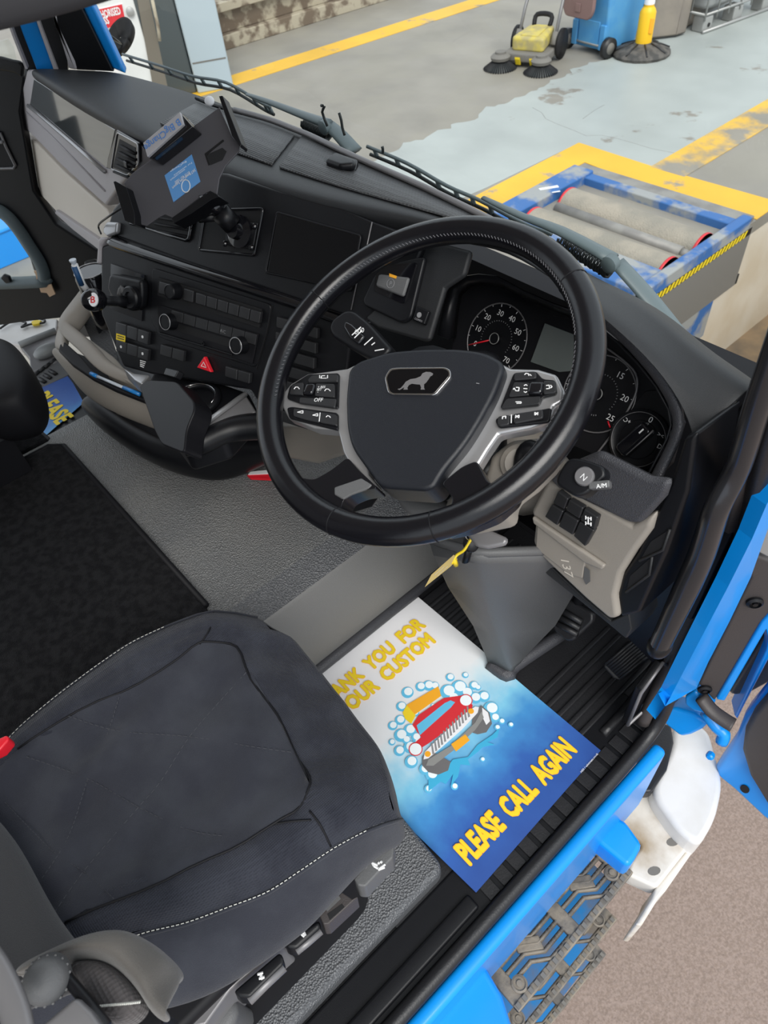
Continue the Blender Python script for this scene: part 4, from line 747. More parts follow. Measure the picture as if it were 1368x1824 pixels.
# silver spoke frames behind the pad
plate('left_spoke', FWh, k('H', [(108, 262), (118, 235), (155, 190), (222, 150), (300, 140), (385, 128), (450, 95), (470, 560), (505, 600), (492, 612), (400, 530), (368, 470), (345, 380), (250, 372), (145, 330)]), -.022, -.002, MT['silver'], wh, bevel=.005, seg=3)
plate('right_spoke', FWh, k('H', [(1000, 100), (1050, 125), (1160, 128), (1235, 150), (1265, 215), (1262, 262), (1225, 280), (1200, 345), (1130, 370), (1000, 395), (955, 460), (915, 525), (860, 555), (790, 590), (745, 612), (740, 580), (850, 470)]), -.022, -.002, MT['silver'], wh, bevel=.005, seg=3)
pd = plate('hub_pad', FWh, k('H', [(388, 130), (430, 95), (560, 55), (700, 44), (830, 44), (940, 58), (1010, 95), (1020, 125), (985, 225), (920, 345), (860, 440), (775, 540), (735, 610), (700, 622), (515, 610), (480, 560), (400, 450), (380, 370), (376, 250)]), -.03, .016, MT['pad'], wh, bevel=.012, seg=4, rnd=.014)
# emblem
bd = plate('badge', FWh, k('H', [(535, 165), (556, 128), (590, 124), (780, 122), (802, 132), (806, 160), (745, 232), (730, 237), (565, 235), (548, 225)]), .014, .0185, MT['chrome'], wh, bevel=.001, rnd=.004)
plate('badge_field', FWh, k('H', [(543, 165), (562, 135), (595, 131), (776, 129), (795, 138), (797, 158), (740, 225), (728, 229), (570, 228), (556, 220)]), .0185, .0190, MT['screen'], bd, rnd=.004)
plate('lion_emblem', FWh, k('H', [(588, 212), (600, 209), (612, 196), (622, 182), (640, 172), (664, 168), (682, 160), (690, 148), (704, 142), (722, 143), (733, 149), (730, 156), (722, 160), (714, 172), (704, 186), (696, 192), (696, 208), (700, 214), (682, 214), (684, 206), (680, 194), (660, 192), (646, 190), (634, 196), (628, 206), (630, 214), (612, 214), (616, 204), (606, 210), (596, 216)]), .0190, .0193, MT['greytrim'], bd)
tubes('pad_mark', [(FWh.hit(k1('H', 908, 188), .0165), FWh.hit(k1('H', 920, 190), .0165))], .0006, MT['inkdim'], pd, n=4)
# button pods
_a, _b = FWh.loc((560, 690)), FWh.loc((960, 690)); WROT = math.atan2(_b[1] - _a[1], _b[0] - _a[0])
def pod(name, outline, items):
    p = plate(name, FWh, k('H', outline), -.002, .003, MT['black'], wh, bevel=.002, rnd=.004)
    for q in items: plate('button', FWh, k('H', q), .003, .007, MT['button'], p, bevel=.0018, rnd=.003)
    return p
lp = pod('left_button_pod', [(138, 250), (150, 200), (225, 152), (350, 146), (345, 290), (190, 268)],
    [[(222, 172), (240, 154), (346, 150), (345, 182), (225, 186)], [(148, 232), (160, 190), (206, 184), (204, 236)], [(256, 188), (332, 190), (332, 246), (252, 240)], [(190, 244), (340, 250), (333, 288), (186, 268)]])
fbox('thumb_roller', FWh, *FWh.loc(k1('H', 230, 212), .008), .016, .017, .002, .011, MT['gloss'], lp, bevel=.004, rot=WROT)
lp2 = pod('left_button_row', [(138, 288), (160, 283), (345, 308), (345, 378), (230, 350), (148, 330)], [[(165, 290), (272, 306), (268, 348), (220, 338), (165, 322)], [(276, 306), (340, 316), (340, 360), (272, 348)]])
rp = pod('right_button_pod', [(1003, 290), (1060, 145), (1150, 138), (1178, 170), (1230, 175), (1236, 230), (1175, 245), (1165, 275)],
    [[(1062, 145), (1150, 140), (1152, 168), (1058, 176)], [(1038, 244), (1062, 182), (1128, 186), (1122, 236)], [(1180, 176), (1230, 178), (1234, 226), (1178, 232)], [(1006, 290), (1030, 250), (1170, 240), (1165, 272)]])
fbox('thumb_roller', FWh, *FWh.loc(k1('H', 1150, 208), .008), .018, .016, .002, .011, MT['gloss'], rp, bevel=.004, rot=WROT)
rp2 = pod('right_button_row', [(985, 330), (1215, 285), (1205, 345), (1000, 368), (988, 350)], [[(995, 322), (1044, 314), (1042, 356), (1000, 362), (990, 350)], [(1056, 312), (1178, 292), (1180, 330), (1060, 352)]])
def glyph(par, s, x, y, size=.008, rot=0): return text('symbol', FWh, s, *FWh.loc(k1('H', x, y), .0072), .0072, size, MT['ink'], par, rot=WROT, bold=.01)
glyph(lp, 'OFF', 248, 263); glyph(lp, '+ RES', 264, 208, .005); glyph(lp, 'SET', 260, 218, .005); glyph(lp, '-', 262, 228, .006)
def strokes(par, lst): tubes('symbol', [(FWh.hit(k1('H', *a), .0073), FWh.hit(k1('H', *b), .0073)) for a, b in lst], .0007, MT['ink'], par, n=4)
strokes(lp, [((168, 212), (174, 204)), ((174, 204), (184, 204)), ((184, 204), (190, 212)), ((292, 220), (298, 212)), ((298, 212), (308, 212)), ((308, 212), (316, 220)), ((276, 168), (300, 168)), ((282, 158), (294, 158)), ((280, 158), (278, 168)), ((272, 156), (272, 168)), ((304, 156), (304, 168))])
strokes(lp2, [((182, 306), (204, 300)), ((204, 300), (204, 310)), ((182, 306), (204, 310)), ((244, 318), (264, 312)), ((264, 312), (264, 322)), ((244, 318), (264, 322)), ((298, 326), (304, 320)), ((304, 320), (312, 322)), ((312, 322), (316, 328)), ((274, 308), (270, 344))])
strokes(rp, [((1058, 214), (1062, 208)), ((1062, 208), (1070, 220)), ((1070, 205), (1082, 206)), ((1082, 206), (1080, 220)), ((1070, 219), (1080, 220)), ((1102, 198), (1110, 194)), ((1110, 194), (1116, 198)), ((1100, 210), (1116, 211)), ((1102, 222), (1108, 226)), ((1108, 226), (1114, 222)), ((1192, 198), (1204, 196)), ((1204, 196), (1206, 210)), ((1192, 211), (1206, 210)), ((1210, 196), (1216, 202)), ((1216, 202), (1210, 208)), ((1068, 264), (1090, 264)), ((1090, 264), (1090, 270)), ((1072, 270), (1090, 270)), ((1104, 154), (1110, 148)), ((1110, 148), (1120, 150)), ((1120, 150), (1122, 158)), ((1126, 152), (1132, 158))])
strokes(rp2, [((1014, 334), (1015, 324)), ((1015, 324), (1028, 322)), ((1028, 322), (1027, 332)), ((1069, 318), (1068, 330)), ((1082, 318), (1072, 323)), ((1072, 323), (1081, 329)), ((1082, 318), (1081, 329)), ((1158, 306), (1157, 318)), ((1146, 307), (1155, 311)), ((1155, 311), (1146, 318)), ((1146, 307), (1146, 318)), ((1051, 316), (1050, 350))])
# lower spokes in leather
plate('lower_spoke', FWh, k('H', [(120, 520), (180, 570), (250, 580), (320, 540), (385, 488), (430, 540), (500, 605), (500, 615), (430, 625), (375, 650), (358, 690), (362, 730), (345, 760), (270, 720), (180, 660)]), -.016, .013, MT['leather'], wh, bevel=.007, seg=3, rnd=.006)
plate('lower_spoke', FWh, k('H', [(730, 745), (740, 720), (800, 690), (812, 660), (795, 630), (770, 600), (775, 585), (850, 525), (910, 500), (930, 540), (955, 590), (1010, 600), (1080, 590), (1060, 650), (980, 720), (860, 770), (760, 790)]), -.016, .015, MT['leather'], wh, bevel=.007, seg=3, rnd=.006)
plate('spoke_highlight', FWh, k('H', [(330, 610), (440, 572), (485, 600), (470, 615), (400, 640), (365, 660), (330, 640)]), .010, .0145, MT['grey'], wh, bevel=.002)  # grey plate paints the highlight on the stitched spoke leather
prism('warning_label', [FW.hit(p, -.12) for p in k('H', [(400, 655), (480, 625), (525, 625), (480, 690), (400, 715)])], FW.n * -.002, MT['black'], co)

# ================================================================ TABLET HOLDER
th = thing('tablet_holder', 'black metal tablet cradle on a jointed arm in front of the console vent', 'tablet holder', FU.hit(k1('T', 1080, 1120), 0))
tc_ = pz((320, 300), .86); FT = Frame(tc_, (.80, .62, .10), V((.62, -.42, .66)).cross(V((.80, .62, .10))))
holder = mat('holder_satin_black', (.085, .083, .093), .4)
plate('back_plate', FT, k('T', [(185, 760), (250, 680), (420, 555), (560, 440), (740, 300), (960, 140), (1065, 380), (1125, 450), (1120, 500), (1010, 620), (960, 720), (940, 850), (885, 822), (845, 840), (700, 950), (580, 1040), (520, 1012), (470, 1035), (370, 1105), (280, 1085), (240, 900)]), -.003, 0, holder, th, bevel=.001)
def flap(name, pts, h0, h1, m=None): 
    return prism(name, FT.poly(k('T', pts), h1), FT.n * (h0 - h1), m or MT['black'], th, bevel=.001)
flap('top_flap', [(955, 50), (985, 45), (1140, 440), (1130, 465), (1062, 375)], 0, .022)
flap('end_flap', [(98, 745), (115, 740), (205, 790), (270, 1000), (275, 1090), (190, 1060)], -.012, .018)
flap('lower_flap', [(568, 1040), (830, 858), (885, 820), (945, 850), (960, 870), (900, 890), (740, 1000), (590, 1085)], -.02, .014)
prism('finger_slot', FT.poly(k('T', [(840, 520), (990, 402), (1000, 415), (870, 520), (860, 535), (885, 608), (872, 615)]), .0008), FT.n * -.0004, MT['hole'], th)
prism('plate_window', FT.poly(k('T', [(870, 522), (985, 470), (1020, 500), (985, 570), (888, 612), (862, 535)]), .0006), FT.n * -.0003, MT['dash'], th)
bb = prism('clamp_block', FT.poly(k('T', [(640, 180), (745, 300), (560, 450), (420, 560), (370, 545)]), .03), FT.n * -.03, MT['gloss'], th, bevel=.002)
ff = Frame(FT.hit(k1('T', 500, 350), .036), FT.r, FT.u)
plate('clamp_face', ff, k('T', [(340, 430), (640, 178), (668, 280), (375, 545)]), -.006, 0, mat('clamp_face_grey', (.42, .41, .43), .4), th, bevel=.001)
q0, q1 = k1('T', 640, 232), k1('T', 352, 470); 
textline('brand_lettering', ff, 'B BigChange', k1('T', 628, 232), k1('T', 345, 455), .0105, MT['printblue'], th, off=.0005, bold=.012)
st = plate('label_sticker', FT, k('T', [(515, 695), (735, 525), (806, 745), (588, 912)]), .0, .0008, MT['stickerblue'], th)
for i, (a_, b_) in enumerate((((760, 640), (575, 790)), ((716, 660), (597, 745)), ((680, 640), (560, 730)), ((735, 585), (590, 690)), ((690, 575), (560, 660)))):
    textline('sticker_print', FT, ['24/7 BreakCrew Support', '0113 457 1000', 'www.contact', 'For assistance', 'BigChange'][i], k1('T', *a_), k1('T', *b_), .0042 if i < 2 else .0028, MT['ink'] if i < 2 else MT['bubblewhite'], st, off=.001, bold=.01 if i < 2 else 0)
cc_ = FT.loc(k1('T', 688, 782), .001); tube('sticker_icon', [FT.w(cc_[0] + .0075 * math.cos(i * math.pi / 10), cc_[1] + .0095 * math.sin(i * math.pi / 10), .001) for i in range(20)], .0009, MT['ink'], st, closed=True, n=4)
am0 = FT.hit(k1('T', 880, 900), -.012); am2 = FU.hit(k1('T', 1120, 1150), .01); am1 = am0.lerp(am2, .5)
tube('arm', [am0, am0.lerp(am2, .4)], .011, MT['gloss'], th, n=12); tube('arm_clamp', [am0.lerp(am2, .35), am0.lerp(am2, .8)], .017, MT['black'], th, n=8); lathe('arm_base', am2 - FU.n * .004, FU.n, [(.026, 0), (.026, .005), (.014, .009), (.012, .02), (0, .02)], MT['gloss'], th, n=20)
tube('wing_knob', [am0.lerp(am2, .5) + FT.r * -.015, am0.lerp(am2, .5) + FT.r * -.045], .007, MT['black'], th, n=8)
tube('ball_joint', [FT.hit(k1('T', 860, 840), -.004), am0], .014, MT['gloss'], th, n=10)
tube('cable', [FT.hit(k1('T', 230, 920), -.02), FT.hit(k1('T', 60, 1030), -.03), FU.hit(k1('T', -20, 1100), .01), FU.hit(k1('T', 0, 1170), .004)], .0018, MT['rubber'], th, sm=5, n=6)

# ================================================================ DRIVER SEAT
seat = thing('driver_seat', 'dark navy fabric driver seat with white edge stitching and side levers', 'seat', (-.47, -.05, .05))
def interp1(tab, y):
    if y <= tab[0][0]: return tab[0][1]
    for (a, p), (b, q) in zip(tab, tab[1:]):
        if y <= b: return p + (q - p) * (y - a) / (b - a)
    return tab[-1][1]
ZT = .425
Lpx = [(-60, 1400), (0, 1325), (32, 1293), (105, 1231), (221, 1147), (300, 1110), (368, 1085), (447, 1080)]
Rpx = [(150, 1700), (221, 1660), (337, 1631), (474, 1579), (595, 1500), (660, 1465), (705, 1441)]
Fpx = [(447, 1080), (479, 1087), (526, 1142), (595, 1226), (668, 1316), (703, 1400), (709, 1443)]
Lw = [pz(p, ZT) for p in Lpx]; Rw = [pz(p, ZT) for p in Rpx]; Fw = [pz(p, ZT) for p in Fpx]
LT = [(p.y, p.x) for p in Lw]; RT = [(p.y, p.x) for p in Rw]; FT_ = [(p.x, p.y) for p in Fw]
yfront = lambda x: interp1(FT_, x)
YB = -.36
def seat_pt(s, t, lift=0):                        # s across 0..1 (left to right), t along 0..1 (back to front)
    xl0, xr0 = -.70, -.245
    x = xl0 + (xr0 - xl0) * s
    yf = yfront(x); y = YB + (yf - YB) * t
    xl, xr = interp1(LT, y), interp1(RT, y)
    x = xl + (xr - xl) * s
    e = abs(s - .5) * 2
    z = ZT + .018 * math.exp(-((e - .8) / .16) ** 2) - .012 * (1 - e * e) * (1 - t) - .03 * max(0, e - .93) / .07 * .4 - .035 * max(0, t - .88) ** 2 / .0144 * .8
    nn = noise.noise(V((x * 14, y * 14, .3))) * .004 + (.5 - abs(noise.noise(V((x * 16 + y * 10, y * 13 - x * 8, 2.3))))) * .011
    if e < .72: z += nn * 1.3
    return V((x, y, z + lift))
NS, NTT = 40, 48
rows = [[seat_pt(i / NS, j / NTT) for i in range(NS + 1)] for j in range(NTT + 1)]
surf('cushion', rows, MT['mesh'], seat)
# rolled border, then the skirt down the sides
per = [rows[j][0] for j in range(0, NTT + 1, 2)] + [rows[NTT][i] for i in range(2, NS + 1, 2)] + [rows[j][NS] for j in range(NTT - 2, -1, -2)]
ctr = V((-.47, -.05, .4))
def outw(p, d, dz): v = V((p.x - ctr.x, (p.y - ctr.y) * .9, 0)).normalized(); return p + v * d + V((0, 0, dz))
def flare(p): return (.066 * min(1, max(0, (.16 - p.y) / .28)) + .006) if p.x > -.45 else .008
surf('skirt', [per, [outw(p, .005, -.006) for p in per], [outw(p, .4 * flare(p) + .004, -.025) for p in per], [outw(p, .85 * flare(p) + .004, -.06) for p in per], [outw(p, flare(p), -.095) for p in per], [outw(p, .8 * flare(p) - .02, -.12) for p in per]], MT['fabric'], seat, sub=1)
def dashes(pts, n, r, name, m, duty=.62):
    q = crom(pts, 8); L_ = [0]
    for a, b in zip(q, q[1:]): L_.append(L_[-1] + (b - a).length)
    def at(d):
        for i in range(len(q) - 1):
            if d <= L_[i + 1]: return q[i].lerp(q[i + 1], (d - L_[i]) / max(1e-9, L_[i + 1] - L_[i]))
        return q[-1]
    return tubes(name, [(at(L_[-1] * i / n), at(L_[-1] * (i + duty) / n)) for i in range(n)], r, m, seat, n=4)
dashes([outw(rows[j][NS], .004, .000) for j in range(8, NTT, 4)], 74, .00055, 'edge_stitching', MT['thread'])
dashes([outw(rows[j][0], .004, .000) for j in range(6, NTT - 6, 4)], 60, .00055, 'edge_stitching', MT['thread'])
tube('piping', [outw(rows[j][NS], .005, -.003) for j in range(0, NTT + 1, 2)], .0022, MT['fabric'], seat, n=6)
tube('piping', [outw(rows[j][0], .005, -.003) for j in range(0, NTT + 1, 2)], .0022, MT['fabric'], seat, n=6)
# centre panel: rounded outline following the cushion, sunk seam round it
def uv_of(p):                                     # seen point on the cushion top -> cushion coordinates
    best = min(((rows[j][i] - pz(p, rows[j][i].z)).length, i, j) for i in range(NS + 1) for j in range(NTT + 1)); return best[1] / NS, best[2] / NTT
cpx = k('P', [(60, 640), (250, 520), (480, 400), (640, 305), (720, 272), (790, 300), (850, 400), (940, 530), (1010, 670), (1037, 760), (1020, 830), (950, 885), (820, 945), (650, 1030), (400, 1145), (215, 1215)])
outl = crom([V((*uv_of(p), 0)) for p in cpx], 3)
s0 = sorted(outl, key=lambda p: p.y)
def span(t):                                      # left and right limits of the panel at t
    xs = []
    for a, b in zip(outl, outl[1:]):
        if (a.y - t) * (b.y - t) <= 0 and a.y != b.y: xs.append(a.x + (b.x - a.x) * (t - a.y) / (b.y - a.y))
    return (min(xs), max(xs)) if len(xs) > 1 else None
tmax = max(p.y for p in outl) - .004; prow = []
for j in range(44):
    t = .02 + (tmax - .02) * (j / 43); sp = span(t) or (prow_last if j else (.2, .8)); 
    if len(outl) and t < min(outl[0].y, outl[-1].y): sp = (outl[0].x, outl[-1].x)
    prow_last = sp
    prow.append([seat_pt(sp[0] + (sp[1] - sp[0]) * i / 24, t, .0055 * min(1, 5 * min(i / 24, 1 - i / 24) + .25) * min(1, (43 - j) * .25 + .2)) for i in range(25)])
surf('centre_panel', prow, MT['fabric'], seat)
seam = [seat_pt(p.x, p.y, .0018) for p in outl]
tube('panel_seam', seam, .0016, MT['blackmatt'], seat, n=5)
def seamline(c, pts, name='quilt_seam'):
    q = [V((*uv_of(p), 0)) for p in k(c, pts)]; return dashes([seat_pt(p.x, p.y, .0062) for p in q], 40, .0005, name, MT['quiltthread'], .6)
seamline('P', [(830, 378), (740, 480), (640, 600), (545, 750), (470, 850), (310, 1040), (180, 1215)]); seamline('P', [(245, 540), (400, 575), (640, 600), (850, 635), (980, 655)])
seamline('P', [(100, 650), (290, 745), (470, 840), (640, 910), (760, 945)]); seamline('P', [(405, 450), (370, 590), (290, 745), (230, 930), (160, 1080)]); seamline('P', [(40, 820), (180, 975), (290, 1070), (390, 1160)])
for c, pts in (('P', [(715, 170), (712, 230), (690, 275)]), ('P', [(1040, 860), (1080, 890), (1125, 945)]), ('P', [(930, 880), (990, 880), (1060, 870)])):
    q = [V((*uv_of(p), 0)) for p in k(c, pts)]; tube('bolster_seam', crom([seat_pt(p.x, p.y, .001) for p in q], 4), .0013, MT['blackmatt'], seat, n=5)
# pedestal and side trim
prism('pedestal', rounded([V((-.66, -.34, .30)), V((-.285, -.34, .30)), V((-.29, .10, .30)), V((-.64, .12, .30))], .04), (0, 0, -.249), MT['blackmatt'], seat, bevel=.01)
FSP = Frame(pz(k1('L', 600, 560), .30), (.15, 1, 0), (-1, .15, .9))
def lever(name, pts, z, dz, m='black', icon=None):
    o = prism(name, [pz(p, z) for p in k('L', pts)], (.004, -.004, -dz), MT[m], seat, bevel=.004); return o
l1 = lever('tilt_lever', [(752, 375), (830, 290), (905, 215), (918, 225), (912, 290), (800, 408), (770, 405)], .315, .035, 'grey')
lever('tilt_lever_cap', [(800, 330), (912, 165), (922, 150), (920, 205), (830, 290)], .318, .01, 'greytrim')
lever('lever_bracket', [(612, 522), (705, 430), (745, 458), (770, 448), (650, 560), (630, 562)], .305, .03, 'taupe')
prism('bracket_slot', [pz(p, .3055) for p in k('L', [(645, 520), (705, 478), (715, 492), (655, 545)])], (0, 0, -.001), MT['hole'], seat)
prism('bracket_slot', [pz(p, .3055) for p in k('L', [(637, 497), (692, 445), (700, 458), (645, 510)])], (0, 0, -.001), MT['grey'], seat)
lever('height_lever', [(468, 645), (500, 610), (612, 538), (618, 572), (520, 660), (490, 658)], .30, .022, 'black')
tube('lever_edge', [pz(p, .292) for p in k('L', [(520, 672), (560, 640), (620, 588)])], .005, MT['greytrim'], seat, n=8)
lever('slide_lever', [(262, 832), (300, 800), (450, 672), (466, 690), (468, 722), (330, 858), (290, 855)], .30, .022, 'black')
tube('lever_edge', [pz(p, .292) for p in k('L', [(328, 872), (400, 800), (470, 735)])], .006, MT['greytrim'], seat, n=8)
tubes('lever_symbol', [(pz(k1('L', *a), .3158), pz(k1('L', *b), .3158)) for a, b in (((828, 312), (850, 322)), ((828, 312), (835, 325)), ((835, 325), (852, 335)), ((852, 340), (878, 330)), ((856, 336), (880, 318)), ((852, 310), (858, 316)), ((862, 306), (868, 312)))], .0016, MT['ink'], seat, n=4)
tubes('lever_symbol', [(pz(k1('L', *a), .3008), pz(k1('L', *b), .3008)) for a, b in (((538, 590), (546, 600)), ((546, 586), (556, 608)), ((540, 600), (552, 612)), ((362, 765), (384, 758)), ((372, 760), (382, 786)), ((368, 782), (390, 776)))], .0016, MT['ink'], seat, n=4)
prism('side_shield', [pz(p, .285) for p in k('L', [(0, 900), (160, 790), (330, 700), (455, 628), (460, 650), (380, 720), (250, 830), (200, 900), (150, 970), (-60, 1020)])], (0, 0, -.10), MT['greytrim'], seat, bevel=.012, seg=3)
prism('side_shield', [pz(p, .24) for p in k('L', [(150, 975), (215, 880), (262, 840), (290, 920), (240, 1010), (140, 1060)])], (0, 0, -.10), MT['grey'], seat, bevel=.01)
# backrest: lower edge seen from above, with side wing, mesh pad and adjuster knob
bk0 = [(-60, 1400), (0, 1440), (40, 1500), (80, 1580), (120, 1640), (165, 1690), (230, 1720)]
bw = [pz(p, .47) for p in bk0]
surf('backrest', [[p + V((0, -.02, -.07)) for p in bw], bw, [p + V((-.005, -.035, .05)) for p in bw], [p + V((-.0, -.075, .12)) for p in bw], [p + V((0, -.15, .25)) for p in bw], [p + V((0, -.24, .45)) for p in bw], [p + V((0, -.30, .60)) for p in bw]], MT['backfab'], seat, sub=2, solid=.02, off=-1)
wing = [k('W', [(80, 475), (280, 380), (480, 285), (640, 235), (760, 222), (850, 235)]), k('W', [(850, 235), (1000, 310), (1110, 400), (1200, 490), (1240, 570)])]
wt = [pz(p, .60) for p in wing[0]] + [pz(p, .58) for p in wing[1][1:3]] + [pz(p, .55) for p in wing[1][3:]]
wi = [pz(p, .60) for p in k('W', [(105, 530), (300, 430), (420, 370), (560, 350), (660, 370), (760, 420), (850, 510), (930, 610), (965, 690), (1090, 800)])]
wm = [p.lerp(q, .5) + V((.004, 0, .008)) for p, q in zip(wt, wi)]
surf('side_wing', [[p + V((-.012, .0, -.04)) for p in wt], [p + V((-.004, .0, -.006)) for p in wt], wt, wm, wi, [p + V((.0, -.01, -.05)) for p in wi]], MT['bolster'], seat, sub=2, solid=.012, off=-1)
dm = [pz(p, .585) for p in k('W', [(390, 420), (520, 390), (640, 390), (740, 430), (830, 500), (910, 590), (960, 690), (950, 760), (860, 860), (690, 860), (580, 700), (490, 560)])]
cdm = sum(dm, V()) / len(dm); vs = [cdm + V((0, 0, .012))] + [p.lerp(cdm, .45) + V((0, 0, .010)) for p in dm] + dm + [p + V((0, 0, -.06)) for p in dm]; n_ = len(dm)
mesh('mesh_pad', vs, [[0, 1 + i, 1 + (i + 1) % n_] for i in range(n_)] + [[1 + r * n_ + i, 1 + (r + 1) * n_ + i, 1 + (r + 1) * n_ + (i + 1) % n_, 1 + r * n_ + (i + 1) % n_] for r in range(2) for i in range(n_)], MT['dots'], seat, smooth=True, sub=2)
dashes([pz(p, .600) for p in k('W', [(625, 735), (760, 722), (870, 712), (955, 702)])], 26, .0010, 'pad_stitching', MT['thread'])
prism('wing_base', [pz(p, .56) for p in k('W', [(960, 690), (1100, 790), (1100, 900), (860, 900), (860, 850)])], (0, 0, -.05), MT['black'], seat, bevel=.004)
prism('knob_bracket', [pz(p, .63) for p in k('W', [(290, 840), (510, 655), (620, 760), (720, 900), (520, 960), (230, 960)])], (0, 0, -.04), MT['greytrim'], seat, bevel=.005)
tube('pad_edge', [pz(p, .62) for p in k('W', [(390, 440), (470, 560), (600, 710), (720, 870)])], .005, MT['black'], seat, n=8)
ko = pz(k1('W', 305, 570), .64); kax = V((.30, .10, .60))
lathe('adjuster_knob', ko - kax.normalized() * .02, kax, [(.0185, -.02), (.0185, .006), (.017, .014), (.013, .020), (.006, .023), (0, .0235)], MT['grey'], seat, n=28)
tubes('knob_grip', [(ko - kax.normalized() * .02 + (kax.normalized().cross(V((0, 0, 1))).normalized() * math.cos(a_) + kax.normalized().cross(kax.normalized().cross(V((0, 0, 1))).normalized()) * math.sin(a_)) * .0185, ko - kax.normalized() * .010 + (kax.normalized().cross(V((0, 0, 1))).normalized() * math.cos(a_) + kax.normalized().cross(kax.normalized().cross(V((0, 0, 1))).normalized()) * math.sin(a_)) * .018) for a_ in [i * math.pi / 9 for i in range(18)]], .0012, MT['grey'], seat, n=5)
tube('seat_belt_guide', [pz(p, .68) for p in k('W', [(-100, 380), (-30, 480), (50, 640), (110, 800), (140, 960)])], .011, MT['greytrim'], seat, sm=4, n=10, flat=.5)
prism('belt_buckle', [pz(p, .50) for p in [(-20, 1322), (12, 1308), (16, 1316), (0, 1335), (-20, 1345)]], (0, 0, -.02), MT['redglow'], seat, bevel=.003)

# ================================================================ ENGINE TUNNEL CARPET, PASSENGER SEAT, PAPER MATS
cpm = thing('tunnel_carpet', 'thick black carpet mat covering the engine tunnel between the seats', 'carpet', (-1.1, -.1, .25))
cz = .268
cor = [pz((104, 783), cz), pz((378, 1078), cz)]
prism('pile', rounded([V((cor[0].x, cor[0].y, cz)), V((cor[1].x + .02, cor[1].y - .01, cz)), V((-.76, -.7, cz)), V((cor[0].x - .01, -.7, cz))], .025), (0, 0, -.0165), MT['carpet'], cpm, bevel=.006)
tube('bound_edge', [V((cor[0].x - .005, -.7, cz - .004)), V((cor[0].x, cor[0].y - .025, cz - .004)), V((cor[0].x + .025, cor[0].y, cz - .004)), V((cor[1].x - .01, cor[1].y - .008, cz - .004))], .0065, MT['blackmatt'], cpm, n=8)
sc_ = thing('side_carpet', 'narrow black carpet strip beside the tunnel mat by the passenger seat', 'carpet', (-1.5, 0, .25))
c2 = [pz(p, .262) for p in k('O', [(0, 605), (100, 572), (160, 565), (235, 630), (0, 780)])]
prism('pile', [V((c2[0].x, -.6, .262))] + c2[:4] + [V((c2[3].x, -.6, .262))], (0, 0, -.010), MT['carpet'], sc_, bevel=.004)
tube('bound_edge', [p + V((0, 0, -.002)) for p in c2[0:4]], .004, MT['dashgrain'], sc_, n=6)
# passenger seat corner
pseat = thing('passenger_seat', 'black passenger seat corner with tubular lever at the left edge', 'seat', pz((0, 700), .1))
po = [(-90, 600), (-40, 588), (0, 592), (25, 604), (45, 632), (54, 655), (50, 680), (35, 705), (0, 716), (-90, 730)]
pw_ = [pz(p, .50) for p in po]; pc = sum(pw_, V()) / len(pw_)
vs = [pc + V((0, 0, .012))] + [p.lerp(pc, .5) + V((0, 0, .010)) for p in pw_] + [p.lerp(pc, .08) for p in pw_] + [p + V((0, 0, -.03)) for p in pw_] + [p + V((0, 0, -.09)) for p in pw_] + [p.lerp(pc, .2) + V((0, 0, -.12)) for p in pw_]; n_ = len(pw_)
mesh('cushion', vs, [[0, 1 + i, 1 + (i + 1) % n_] for i in range(n_)] + [[1 + r * n_ + i, 1 + (r + 1) * n_ + i, 1 + (r + 1) * n_ + (i + 1) % n_, 1 + r * n_ + (i + 1) % n_] for r in range(4) for i in range(n_)], MT['blackmatt'], pseat, smooth=True, sub=2)
tube('lever', [pz(p, .34) for p in k('D', [(0, 1560), (100, 1620), (165, 1560), (190, 1470), (185, 1400), (150, 1360), (110, 1350)])], .011, MT['gloss'], pseat, sm=5, n=10)
prism('lever_foot', [pz(p, .36) for p in k('D', [(-40, 1440), (20, 1430), (80, 1490), (40, 1530), (0, 1530), (-40, 1600)])], (0, 0, -.05), MT['black'], pseat, bevel=.006)
prism('pedestal', [V((pc.x - .14, pc.y - .3, .37)), V((pc.x + .05, pc.y - .3, .37)), V((pc.x + .05, pc.y - .06, .37)), V((pc.x - .14, pc.y - .06, .37))], (0, 0, -.10), MT['blackmatt'], pseat)
